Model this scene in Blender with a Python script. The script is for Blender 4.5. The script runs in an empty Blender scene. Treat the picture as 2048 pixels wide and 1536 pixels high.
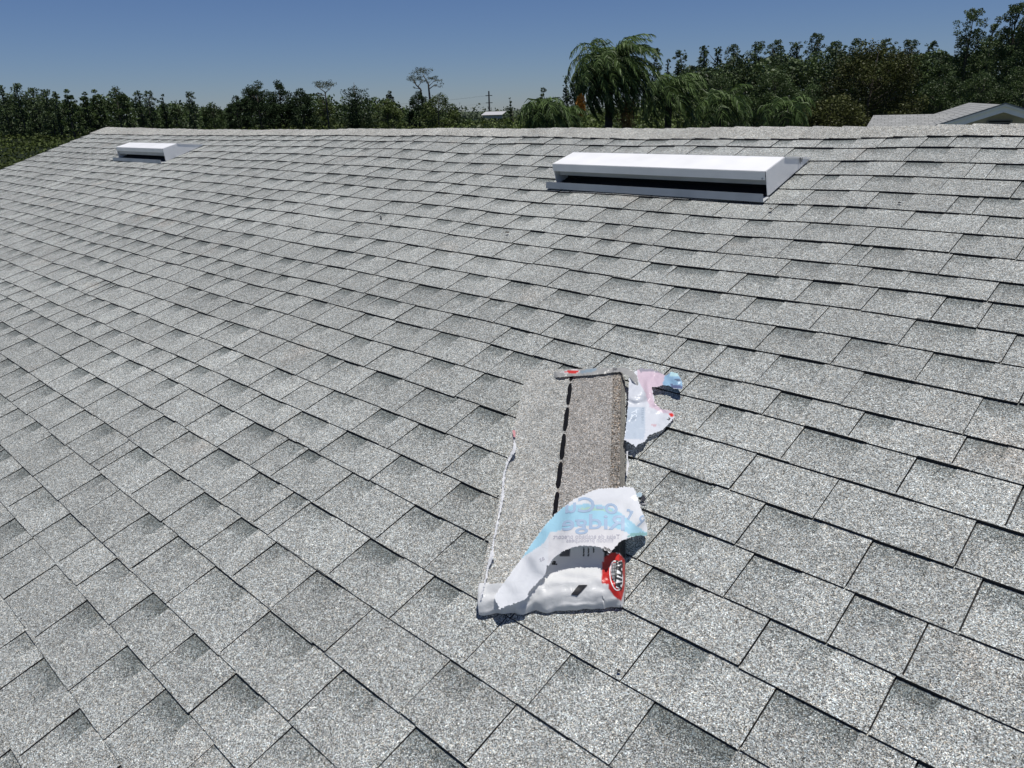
import bpy, bmesh, math, random
import numpy as np
from mathutils import Vector, Matrix
from mathutils.bvhtree import BVHTree
from mathutils.geometry import delaunay_2d_cdt
from mathutils import noise as mnoise

SC = bpy.context.scene
COL = SC.collection
PI = math.pi

# ------------------------------------------------------------------ camera
F, YAW, PITCH, ROLL, TH, CY, CZ = 1506.70, 0.767315, 0.349421, -0.0274678, 0.315411, -4.165074, 0.127052
cyw, syw, cp, sp, cr, sr = math.cos(YAW), math.sin(YAW), math.cos(PITCH), math.sin(PITCH), math.cos(ROLL), math.sin(ROLL)
fw = np.array([-syw*cp, cyw*cp, -sp]); rt0 = np.array([cyw, syw, 0.0]); up0 = np.cross(rt0, fw)
rt = rt0*cr + up0*sr; up = -rt0*sr + up0*cr
CAM = np.array([0, CY, CZ])
cd = bpy.data.cameras.new('camera'); cam = bpy.data.objects.new('camera', cd); COL.objects.link(cam)
cd.sensor_width = 36; cd.lens = F/2048*36; cd.clip_start = .05; cd.clip_end = 5000
M = Matrix((tuple(rt), tuple(up), tuple(-fw))).transposed().to_4x4(); M.translation = Vector(CAM)
cam.matrix_world = M
SC.camera = cam
# ------------------------------------------------------------------ sky, sun, exposure
SUN = Vector((0.13, 0.03, 1)).normalized()
elev = math.asin(SUN.z); azim = math.atan2(SUN.x, SUN.y)
w = bpy.data.worlds.new('World'); SC.world = w; w.use_nodes = True
nt = w.node_tree; nt.nodes.clear()
sky = nt.nodes.new('ShaderNodeTexSky'); sky.sky_type = 'NISHITA'; sky.sun_disc = False
sky.sun_elevation = elev; sky.sun_rotation = azim; sky.altitude = 900; sky.air_density = 1.0; sky.dust_density = 0.1; sky.ozone_density = 1.5
bg = nt.nodes.new('ShaderNodeBackground'); bg.inputs[1].default_value = 0.05
wo = nt.nodes.new('ShaderNodeOutputWorld')
tm = nt.nodes.new('ShaderNodeMix'); tm.data_type = 'RGBA'; tm.blend_type = 'MULTIPLY'; tm.inputs[0].default_value = 1; tm.inputs[7].default_value = (.68, .83, 1.20, 1)
nt.links.new(sky.outputs[0], tm.inputs[6]); nt.links.new(tm.outputs[2], bg.inputs[0]); nt.links.new(bg.outputs[0], wo.inputs[0])
sl = bpy.data.lights.new('sun', 'SUN'); sl.energy = 4.2; sl.angle = math.radians(.5); sl.color = (1, .965, .91)
so = bpy.data.objects.new('sun', sl); COL.objects.link(so)
so.rotation_euler = SUN.to_track_quat('Z', 'Y').to_euler(); so.location = (0, 0, 30)
SC.view_settings.view_transform = 'Standard'; SC.view_settings.look = 'None'
SC.view_settings.gamma = 1; SC.view_settings.exposure = 0.0; SC.view_settings.use_curve_mapping = False

# ------------------------------------------------------------------ helpers
def ray(px, py):
    return fw + (px-1024)/F*rt - (py-768)/F*up
NRM = np.array([0, -math.sin(TH), math.cos(TH)])
def rp(u, s, h=0.0):                       # point on the front roof slope: along the ridge, down the slope, off the surface
    return np.array([u, -s*math.cos(TH), -s*math.sin(TH)]) + h*NRM
def roof_pt(px, py, h):                     # where a thing lying h above the roof slope is
    d = ray(px, py); t = (h - CAM@NRM)/(d@NRM); return CAM + t*d
def gpt(px, D, z):                          # a spot at horizontal distance D in the direction of px, at height z
    d = ray(px, 225.0); k = D/math.hypot(d[0], d[1]); return np.array([CAM[0]+d[0]*k, CAM[1]+d[1]*k, z])
def zof(px, py, D):                         # height of what shows at px,py at horizontal distance D
    d = ray(px, py); k = D/math.hypot(d[0], d[1]); return CAM[2]+d[2]*k
GZ = -4.3

def mesh_np(name, V, Fc, mat=None, parent=None, tone=None, col=None, smooth=False):
    V = np.asarray(V, dtype=np.float32); Fc = np.asarray(Fc, dtype=np.int32)
    me = bpy.data.meshes.new(name); k = Fc.shape[1]; n = len(Fc)
    me.vertices.add(len(V)); me.vertices.foreach_set('co', V.ravel())
    me.loops.add(n*k); me.loops.foreach_set('vertex_index', Fc.ravel())
    me.polygons.add(n); me.polygons.foreach_set('loop_start', np.arange(0, n*k, k, dtype=np.int32))
    me.polygons.foreach_set('loop_total', np.full(n, k, dtype=np.int32))
    if smooth: me.polygons.foreach_set('use_smooth', np.ones(n, dtype=bool))
    me.update(calc_edges=True)
    if tone is not None:
        a = me.attributes.new('tone', 'FLOAT', 'FACE'); a.data.foreach_set('value', np.asarray(tone, dtype=np.float32))
    if col is not None:
        a = me.attributes.new('print', 'FLOAT_COLOR', 'POINT'); a.data.foreach_set('color', np.asarray(col, dtype=np.float32).ravel())
    o = bpy.data.objects.new(name, me); COL.objects.link(o)
    if mat: me.materials.append(mat)
    if parent: o.parent = parent
    return o
def bm_obj(name, bm, mat, parent=None, smooth=False):
    me = bpy.data.meshes.new(name); bm.to_mesh(me); bm.free()
    if smooth:
        for p in me.polygons: p.use_smooth = True
    me.materials.append(mat); o = bpy.data.objects.new(name, me); COL.objects.link(o)
    if parent: o.parent = parent
    return o
def empty(name, loc, rz=0):
    o = bpy.data.objects.new(name, None); COL.objects.link(o); o.location = loc; o.rotation_euler = (0, 0, rz); o.empty_display_size = .2
    return o
def tag(o, label=None, cat=None, group=None, kind=None):
    if label: o['label'] = label
    if cat: o['category'] = cat
    if group: o['group'] = group
    if kind: o['kind'] = kind
    return o
def reparent(o, p):                         # keep world position (thing empties are unrotated unless said)
    o.parent = p; o.matrix_parent_inverse = Matrix.Translation(-Vector(p.location))
def poly_prism(bm, pts, off):               # pts: list of 3-vectors (planar ring), off: extrusion vector
    a = [bm.verts.new(tuple(p)) for p in pts]; b = [bm.verts.new(tuple(np.asarray(p)+off)) for p in pts]
    n = len(pts); bm.faces.new(a[::-1]); bm.faces.new(b)
    for i in range(n): bm.faces.new((a[i], a[(i+1) % n], b[(i+1) % n], b[i]))
def box(bm, c, sx, sy, sz, R=None):
    vs = []
    for x in (-1, 1):
        for y in (-1, 1):
            for z in (-1, 1):
                p = Vector((x*sx/2, y*sy/2, z*sz/2))
                if R: p = R @ p
                vs.append(bm.verts.new(p+Vector(c)))
    for f in ((0, 1, 3, 2), (4, 6, 7, 5), (0, 4, 5, 1), (2, 3, 7, 6), (0, 2, 6, 4), (1, 5, 7, 3)): bm.faces.new([vs[i] for i in f])
def tube(bm, pts, rad, n=7):
    rings = []
    for i, p in enumerate(pts):
        p = Vector(p); a = Vector(pts[max(i-1, 0)]); b = Vector(pts[min(i+1, len(pts)-1)])
        d = (b-a).normalized(); x = d.orthogonal().normalized(); y = d.cross(x)
        rings.append([bm.verts.new(p+(x*math.cos(2*PI*j/n)+y*math.sin(2*PI*j/n))*rad[i]) for j in range(n)])
    for i in range(len(rings)-1):
        for j in range(n): bm.faces.new((rings[i][j], rings[i][(j+1) % n], rings[i+1][(j+1) % n], rings[i+1][j]))
    bm.faces.new(rings[0][::-1]); bm.faces.new(rings[-1])

# ------------------------------------------------------------------ materials
def newmat(name):
    m = bpy.data.materials.new(name); m.use_nodes = True; n = m.node_tree.nodes; n.clear()
    o = n.new('ShaderNodeOutputMaterial'); b = n.new('ShaderNodeBsdfPrincipled'); m.node_tree.links.new(b.outputs[0], o.inputs[0])
    return m, n, m.node_tree.links, b, o
def N(n, t, **k):
    x = n.new(t)
    for a, v in k.items():
        if a.startswith('i_'): x.inputs[int(a[2:])].default_value = v
        else: setattr(x, a, v)
    return x
def math_(n, l, op, a, b=None, c=None, clamp=False):
    x = n.new('ShaderNodeMath'); x.operation = op; x.use_clamp = clamp
    for i, v in enumerate((a, b, c)):
        if v is None: continue
        if isinstance(v, (int, float)): x.inputs[i].default_value = v
        else: l.new(v, x.inputs[i])
    return x.outputs[0]
def mixc(n, l, f, a, b, mode='MIX'):
    x = n.new('ShaderNodeMix'); x.data_type = 'RGBA'; x.blend_type = mode
    for i, v in ((0, f), (6, a), (7, b)):
        if isinstance(v, (int, float)): x.inputs[i].default_value = v
        elif isinstance(v, tuple): x.inputs[i].default_value = (*v, 1)
        else: l.new(v, x.inputs[i])
    return x.outputs[2]
def ramp(n, l, f, stops, interp='LINEAR'):
    r = n.new('ShaderNodeValToRGB'); l.new(f, r.inputs[0]); cr_ = r.color_ramp; cr_.interpolation = interp
    while len(cr_.elements) < len(stops): cr_.elements.new(.5)
    for e, (p, c) in zip(cr_.elements, stops):
        e.position = p; e.color = (c, c, c, 1) if isinstance(c, float) else (*c, 1)
    return r.outputs[0]

def granule_mat(name, gain=1.0, tint=(1, 1, 1), patch=True, scale=640, contrast=1.3):
    m, n, l, b, o = newmat(name)
    tc = N(n, 'ShaderNodeTexCoord')
    vo = N(n, 'ShaderNodeTexVoronoi'); vo.inputs['Scale'].default_value = scale; l.new(tc.outputs['Object'], vo.inputs['Vector'])
    sep = N(n, 'ShaderNodeSeparateColor'); l.new(vo.outputs['Color'], sep.inputs[0])
    lo = .30
    g = ramp(n, l, sep.outputs[0], [(0.0, .02), (.18, lo-.17*contrast), (.5, lo+.0), (.84, lo+.17*contrast), (1.0, lo+.36*contrast)])
    # coarser clumping of granules
    nz = N(n, 'ShaderNodeTexNoise'); nz.inputs['Scale'].default_value = 230; nz.inputs['Detail'].default_value = 1.5; l.new(tc.outputs['Object'], nz.inputs['Vector'])
    cl = ramp(n, l, nz.outputs[0], [(.30, .74), (.70, 1.26)])
    nz2 = N(n, 'ShaderNodeTexNoise'); nz2.inputs['Scale'].default_value = 9; nz2.inputs['Detail'].default_value = 5; nz2.inputs['Roughness'].default_value = .65; l.new(tc.outputs['Object'], nz2.inputs['Vector'])
    mo = ramp(n, l, nz2.outputs[0], [(.3, .87), (.7, 1.10)])
    nz3 = N(n, 'ShaderNodeTexNoise'); nz3.inputs['Scale'].default_value = 1.1; nz3.inputs['Detail'].default_value = 4; l.new(tc.outputs['Object'], nz3.inputs['Vector'])
    mo2 = ramp(n, l, nz3.outputs[0], [(.3, .90), (.7, 1.07)])
    c = mixc(n, l, 1.0, g, cl, 'MULTIPLY')
    for vs_, a_ in ((235, .26), (105, .15)):      # granules lie in little clusters of like tone
        v2 = N(n, 'ShaderNodeTexVoronoi'); v2.inputs['Scale'].default_value = vs_; l.new(tc.outputs['Object'], v2.inputs['Vector'])
        s2 = N(n, 'ShaderNodeSeparateColor'); l.new(v2.outputs['Color'], s2.inputs[0])
        c = mixc(n, l, 1.0, c, ramp(n, l, s2.outputs[0], [(0.0, 1-a_), (1.0, 1+a_)]), 'MULTIPLY')
    c = mixc(n, l, 1.0, c, mo, 'MULTIPLY'); c = mixc(n, l, 1.0, c, mo2, 'MULTIPLY')
    c = mixc(n, l, 1.0, c, (gain*tint[0], gain*tint[1], gain*tint[2]), 'MULTIPLY')
    # hue speckle: a few tan and bluish granules
    hs = ramp(n, l, sep.outputs[1], [(0.0, (1.2, 1.0, .78)), (.25, (1.03, 1.0, .97)), (.8, (.95, 1.0, 1.04)), (1.0, (.88, 1.0, 1.12))])
    c = mixc(n, l, .9, c, hs, 'MULTIPLY')
    # rusty / pinkish stains here and there
    nz4 = N(n, 'ShaderNodeTexNoise'); nz4.inputs['Scale'].default_value = 2.6; nz4.inputs['Detail'].default_value = 3; l.new(tc.outputs['Object'], nz4.inputs['Vector'])
    st = ramp(n, l, nz4.outputs[0], [(.64, 0.0), (.76, 1.0)])
    c = mixc(n, l, math_(n, l, 'MULTIPLY', st, .45), c, mixc(n, l, 1.0, c, (1.12, .98, .9), 'MULTIPLY'))
    if patch:
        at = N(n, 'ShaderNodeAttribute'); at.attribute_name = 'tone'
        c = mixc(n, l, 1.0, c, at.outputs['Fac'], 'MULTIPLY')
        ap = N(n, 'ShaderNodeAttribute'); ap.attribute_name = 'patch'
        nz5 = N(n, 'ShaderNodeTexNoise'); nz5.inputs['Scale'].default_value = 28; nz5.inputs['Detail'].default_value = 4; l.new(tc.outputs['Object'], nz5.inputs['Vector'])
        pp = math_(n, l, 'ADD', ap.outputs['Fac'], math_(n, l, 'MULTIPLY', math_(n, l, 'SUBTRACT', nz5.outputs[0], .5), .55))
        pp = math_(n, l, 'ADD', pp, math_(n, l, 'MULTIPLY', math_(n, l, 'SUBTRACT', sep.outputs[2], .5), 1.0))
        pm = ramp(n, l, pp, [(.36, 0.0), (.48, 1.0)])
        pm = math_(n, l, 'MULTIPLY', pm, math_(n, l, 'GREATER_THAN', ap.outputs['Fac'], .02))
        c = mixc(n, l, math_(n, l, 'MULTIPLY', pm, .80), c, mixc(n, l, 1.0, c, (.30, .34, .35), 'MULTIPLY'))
    l.new(c, b.inputs['Base Color']); b.inputs['Roughness'].default_value = .95; b.inputs['Specular IOR Level'].default_value = .25
    bp = N(n, 'ShaderNodeBump'); bp.inputs['Strength'].default_value = .55; bp.inputs['Distance'].default_value = .0012
    l.new(sep.outputs[0], bp.inputs['Height']); l.new(bp.outputs[0], b.inputs['Normal'])
    return m
def simple(name, col, rough=.6, metal=0.0, spec=.5, var=0.0, scale=20, bump=0.0):
    m, n, l, b, o = newmat(name)
    b.inputs['Roughness'].default_value = rough; b.inputs['Metallic'].default_value = metal; b.inputs['Specular IOR Level'].default_value = spec
    tc = N(n, 'ShaderNodeTexCoord'); nz = N(n, 'ShaderNodeTexNoise'); nz.inputs['Scale'].default_value = scale; nz.inputs['Detail'].default_value = 6
    l.new(tc.outputs['Object'], nz.inputs['Vector'])
    v = ramp(n, l, nz.outputs[0], [(.3, 1-var), (.7, 1+var)])
    l.new(mixc(n, l, 1.0, tuple(col), v, 'MULTIPLY'), b.inputs['Base Color'])
    if bump:
        bp = N(n, 'ShaderNodeBump'); bp.inputs['Strength'].default_value = bump; bp.inputs['Distance'].default_value = .01; l.new(nz.outputs[0], bp.inputs['Height']); l.new(bp.outputs[0], b.inputs['Normal'])
    return m
def leaf_mat(name, col, rough=.55, spec=.3, trans=.18, var=.5):
    m, n, l, b, o = newmat(name)
    at = N(n, 'ShaderNodeAttribute'); at.attribute_name = 'tone'
    dark = tuple(c*(1-var) for c in col); lite = (col[0]*(1+var*1.25), col[1]*(1+var*1.05), col[2]*(1+var*.7))
    c = mixc(n, l, at.outputs['Fac'], dark, lite)
    l.new(c, b.inputs['Base Color']); b.inputs['Roughness'].default_value = rough; b.inputs['Specular IOR Level'].default_value = spec
    tr = N(n, 'ShaderNodeBsdfTranslucent'); l.new(c, tr.inputs[0]); mx = N(n, 'ShaderNodeMixShader'); mx.inputs[0].default_value = trans
    l.new(b.outputs[0], mx.inputs[1]); l.new(tr.outputs[0], mx.inputs[2]); l.new(mx.outputs[0], o.inputs[0])
    return m
def film_mat(name, rough=.30, trans=.25):
    m, n, l, b, o = newmat(name)
    at = N(n, 'ShaderNodeAttribute'); at.attribute_name = 'print'
    l.new(at.outputs['Color'], b.inputs['Base Color']); b.inputs['Roughness'].default_value = rough; b.inputs['Specular IOR Level'].default_value = .4
    tc = N(n, 'ShaderNodeTexCoord'); nz = N(n, 'ShaderNodeTexNoise'); nz.inputs['Scale'].default_value = 38; nz.inputs['Detail'].default_value = 5; nz.inputs['Distortion'].default_value = 1.2
    l.new(tc.outputs['Object'], nz.inputs['Vector'])
    bp = N(n, 'ShaderNodeBump'); bp.inputs['Strength'].default_value = .35; bp.inputs['Distance'].default_value = .006; l.new(nz.outputs[0], bp.inputs['Height']); l.new(bp.outputs[0], b.inputs['Normal'])
    tr = N(n, 'ShaderNodeBsdfTranslucent'); l.new(at.outputs['Color'], tr.inputs[0]); mx = N(n, 'ShaderNodeMixShader'); mx.inputs[0].default_value = trans
    l.new(b.outputs[0], mx.inputs[1]); l.new(tr.outputs[0], mx.inputs[2]); l.new(mx.outputs[0], o.inputs[0])
    return m

M_GRAN = granule_mat('shingle granules', 1.01, (.97, 1.01, .975))
M_CAP = granule_mat('ridge cap granules', 1.08, (1.0, 1.005, .94), patch=True)
M_BUN = granule_mat('new shingle granules', 1.18, (.99, 1.0, .95), patch=False, contrast=.8)
M_BUN2 = granule_mat('new shingle darker granules', .94, (1.04, 1.0, .94), patch=False, contrast=.8)
M_ASPH = simple('asphalt core', (.018, .018, .020), .9, var=.3, scale=60)
M_STACK = simple('cut shingle edges', (.17, .165, .15), .95, var=.6, scale=260)
M_SEAL = simple('sealant tar', (.004, .004, .006), .8, spec=.15, var=.3, scale=90, bump=.2)
M_WMETAL = simple('white painted metal', (.84, .84, .83), .38, var=.05, scale=7, bump=.06)
M_GMETAL = simple('grey painted flange', (.45, .47, .48), .45, var=.07, scale=9, bump=.06)
M_DARK = simple('vent interior', (.015, .016, .018), .9)
M_SMEAR = simple('black roofing tar', (.012, .012, .013), .5)
M_FILM = film_mat('wrapper film')
M_BARK = simple('bark', (.10, .085, .07), .9, var=.4, scale=5)
M_PBARK = simple('palm bark', (.045, .040, .033), .9, var=.4, scale=9)
M_GRASS = simple('grass', (.045, .065, .02), .9, var=.4, scale=.4)
M_STUCCO = simple('stucco', (.62, .58, .50), .9, var=.08, scale=3)
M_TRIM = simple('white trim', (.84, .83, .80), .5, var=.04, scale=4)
M_GUT = simple('grey drip edge', (.22, .23, .24), .5, var=.04, scale=4)

# ------------------------------------------------------------------ the roof
E_, S0, UL, UR, NC = .155, .17, -11.92, 3.4, 36
CUTS = {0: [-2.093, -1.841, -1.613, -1.317, -1.131, -1.014, -0.752], 1: [-1.713, -1.358, -1.141, -0.879], 2: [-1.413, -1.127, -0.854, -0.777], 3: [-1.42, -1.206, -0.907, -0.647], 4: [-1.394, -1.12, -0.82], 5: [-1.719, -1.484, -1.333, -1.194, -0.926, -0.671], 6: [-1.827, -1.536, -1.271, -1.013, -0.711], 7: [-3.861, -3.559, -3.275, -3.005, -2.744, -2.483, -2.189, -2.03, -1.824, -1.52, -1.268, -1.034, -0.963, -0.697], 8: [-3.531, -3.251, -3.025, -2.825, -2.541, -2.308, -2.099, -1.929, -1.757, -1.471, -1.203, -0.905, -0.782, -0.515], 9: [-3.522, -3.253, -3.022, -2.779, -2.537, -2.268, -2.003, -1.736, -1.613, -1.309, -1.059, -0.835, -0.628, -0.499], 10: [-3.442, -3.176, -2.941, -2.641, -2.301, -2.053, -1.825, -1.529, -1.46, -1.192, -0.936, -0.665, -0.395], 11: [-3.328, -3.07, -2.806, -2.534, -2.26, -1.986, -1.725, -1.45, -1.329, -1.043, -0.799, -0.564], 12: [-3.197, -2.957, -2.719, -2.432, -2.239, -2.079, -1.825, -1.584, -1.285, -1.136, -0.956, -0.698], 13: [-2.83, -2.575, -2.32, -1.977, -1.755, -1.491], 14: [-2.778, -2.554, -2.262, -1.975, -1.849], 15: [-2.394, -2.141, -1.861], 16: [-2.658, -2.531, -2.312, -2.013, -1.738, -0.447], 17: [-2.804, -2.562, -2.384, -2.086, -1.872, -1.608, -0.656, -0.424, -0.279], 18: [-3.456, -3.244, -2.96, -2.692, -2.397, -2.101, -1.803, -1.522, -0.842, -0.545, -0.288], 19: [-3.951, -3.735, -3.475, -3.293, -3.085, -2.806, -2.534, -2.29, -2.158, -1.893, -1.581, -1.368, -0.733, -0.463], 20: [-4.23, -3.75, -3.476, -3.191, -2.992, -2.768, -2.525, -2.224, -2.007, -1.909, -1.602, -1.325, -1.062, -0.866, -0.648], 21: [-4.616, -4.38, -4.084, -3.995, -3.755, -3.463, -3.236, -2.97, -2.886, -2.598, -2.327, -2.075, -1.86, -1.647, -1.393, -1.099, -0.89], 22: [-3.895, -3.629, -3.411, -3.142, -2.866, -2.683, -2.428, -2.204, -1.954, -1.648, -1.312, -1.043], 23: [-3.534, -3.277, -3.037, -2.743, -2.493, -2.309, -2.041, -1.777, -1.555, -1.295], 24: [-2.496, -2.217, -1.92, -1.684, -1.426], 25: [-2.282, -2.116, -1.841], 26: [-1.89]}
OBS = [(-5.71, 0.18, 10), (-5.57, 0.29, -37), (-5.37, 0.44, -39), (-5.16, 0.6, -31), (-4.94, 0.77, -19), (-4.73, 0.94, -9), (-4.53, 1.09, -11), (-4.31, 1.26, 1), (-4.1, 1.42, 8), (-3.92, 1.56, -7), (-3.7, 1.73, 6), (-3.49, 1.89, 11), (-3.28, 2.05, 18), (-3.08, 2.21, 20), (-2.9, 2.34, -1), (-2.7, 2.49, -1), (-2.5, 2.65, 3), (-11.56, 1.53, -40), (-10.95, 1.7, -25), (-10.35, 1.86, -12), (-9.73, 2.04, 7), (-9.18, 2.19, 8), (-8.68, 2.33, -8), (-8.1, 2.49, -1), (-7.5, 2.66, 12), (-6.99, 2.81, 1), (-6.4, 2.97, 10), (-5.98, 3.09, -28), (-5.41, 3.25, -22), (-4.79, 3.42, -4), (-4.19, 3.59, 8), (-3.63, 3.74, 9), (-3.15, 3.88, -10), (-2.56, 4.04, -1), (-2.0, 4.2, 3), (-2.31, 0.2, 28), (-2.25, 0.3, -29), (-1.78, 1.12, 17), (-1.68, 1.28, 28), (-1.59, 1.44, 30), (-1.51, 1.58, 19), (-1.42, 1.74, 23), (-1.33, 1.9, 29), (-1.23, 2.07, 41), (-1.14, 2.22, 36), (-0.75, 0.15, -25), (-0.72, 0.28, -43), (-0.68, 0.45, -30), (-0.64, 0.61, -24), (-0.6, 0.78, -11), (-0.56, 0.94, -5), (-0.53, 1.1, -4), (-0.49, 1.25, -1), (-0.45, 1.42, 7), (-0.42, 1.55, -20), (-0.38, 1.71, -14), (-0.34, 1.87, -6), (-0.8, 2.04, 8), (-0.58, 2.04, 6), (-1.76, 2.34, 1), (-1.85, 2.5, 3), (-3.15, 0.48, 1), (-3.02, 0.64, 7), (-2.9, 0.8, 7), (-2.82, 0.97, 21), (-3.95, 3.1, -19), (-3.7, 2.96, 5), (-3.48, 2.81, 8), (-2.51, 2.82, 14), (-3.13, 3.09, -21), (-4.4, 3.26, -9), (-4.0, 3.27, -3), (-4.74, 2.98, 15), (-4.24, 3.43, 0), (-3.75, 3.42, -5), (-3.22, 3.42, -8), (-2.78, 3.42, -6), (-2.24, 3.42, -2), (-1.92, 3.43, 2), (-3.77, 3.58, 3), (-3.26, 3.58, 0), (-2.88, 3.58, 0), (-2.34, 3.58, 2), (-3.16, 3.75, 13), (-2.88, 3.74, 9), (-2.44, 3.75, 13), (-4.26, 3.26, -15), (-3.75, 3.26, -12), (-3.31, 3.26, -14), (-2.55, 3.26, -11), (-2.15, 3.26, -12), (-1.61, 3.43, 2), (-1.33, 3.43, 1), (-1.07, 3.42, -4), (-0.86, 3.42, -6), (-0.66, 3.42, -5), (-1.6, 3.27, 1), (-1.37, 3.26, -6), (-1.16, 3.27, -3), (-1.05, 3.26, -7), (-0.88, 3.26, -9), (-0.78, 3.26, -14), (-2.08, 3.58, 4), (-1.66, 3.59, 6), (-1.39, 3.59, 6), (-1.1, 3.59, 5), (-0.89, 3.58, 1), (-2.21, 3.75, 13), (-1.96, 3.75, 12), (-1.65, 3.75, 13), (-1.31, 3.75, 13), (-2.51, 3.88, -13), (-2.06, 3.88, -10), (-1.78, 3.88, -10), (-1.56, 3.88, -8), (-2.23, 4.04, -1), (-1.93, 4.04, -1), (-1.69, 4.05, 1)]
OBS = [(a, b, c/1000) for a, b, c in OBS]
RIDGE = [(-12.1, -.10), (-8.93, -.03), (-6.74, .010), (-4.89, .018), (-3.57, .015), (-2.41, .010), (-1.82, -.006), (-.79, -.014), (3.4, -.02)]
ou = np.array([o_[0] for o_ in OBS]); ok = np.rint((np.array([o_[1]-o_[2] for o_ in OBS])-S0)/E_); od = np.array([o_[2] for o_ in OBS])
UG = np.linspace(-13, 4, 341)
def _dk(k):
    w1 = np.exp(-((ou[None]-UG[:, None])/.75)**2 - ((ok-k)/.45)[None]**2*1.0)
    w2 = np.exp(-((ou[None]-UG[:, None])/3.5)**2 - ((ok-k)/.8)[None]**2)*2e-2
    wt = w1+w2
    return (wt*od[None]).sum(1)/(wt.sum(1)+3e-3)
DK = [_dk(k) for k in range(NC+1)]
def dline(k, u): return np.interp(u, UG, DK[min(max(k, 0), NC)])
def und(u, s):                              # gentle waviness of an old deck
    return (.0030*np.sin(u*2*PI/1.22+.9*np.sin(s*1.7)) + .0009*np.sin(u*2*PI/.61+s*2.1) + .005*np.sin(u*.9+s*1.3) + .003*np.sin(s*3.1-u*.45+1))
def line_s(k, u): return S0+k*E_+dline(k, u)
CT, ST = math.cos(TH), math.sin(TH)
def P3(u, s, h):
    h = h+und(u, s); return (u, -s*CT-ST*h, -s*ST+CT*h)
def P3a(u, s, h):
    h = h+und(u, s); return np.stack([u+0*s, -s*CT-ST*h, -s*ST+CT*h], -1)

rng = random.Random(7)
house = empty('house', (0, 0, GZ)); tag(house, 'near house seen from on top, its wide light grey shingled roof slope filling the picture', 'house')
V = []; FQ = []; tone = []; patch = []; mi = []
def addq(pts, t, pt, m_):
    b0 = len(V); V.extend(pts); FQ.append((b0, b0+1, b0+2, b0+3)); tone.append(t); patch.extend(pt); mi.append(m_)
def row_cuts(k):
    base = sorted(CUTS.get(k, [])); r2 = random.Random(100+k)
    def wd(): return r2.choice([.205, .235, .25, .255, .275, .285, .30, .25, .26]) + r2.uniform(-.015, .015)
    if not base: base = [r2.uniform(-6, -5)]
    outc = [base[0]]
    for b_ in base[1:]:
        gap = b_-outc[-1]
        if gap > .38:
            nn = max(1, round(gap/.262)); st_ = outc[-1]
            ws = [wd() for _ in range(nn)]; tot = sum(ws); acc = 0
            for x in ws[:-1]:
                acc += x; outc.append(st_+gap*acc/tot)
        outc.append(b_)
    x = outc[0]
    while x > UL:
        x -= wd() if r2.random() > .07 else r2.uniform(.06, .11)
        outc.insert(0, x)
    x = outc[-1]
    while x < UR:
        x += wd() if r2.random() > .07 else r2.uniform(.06, .11)
        outc.append(x)
    return outc
ROWS = [row_cuts(k) for k in range(-1, NC)]
TK = .0048
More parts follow.
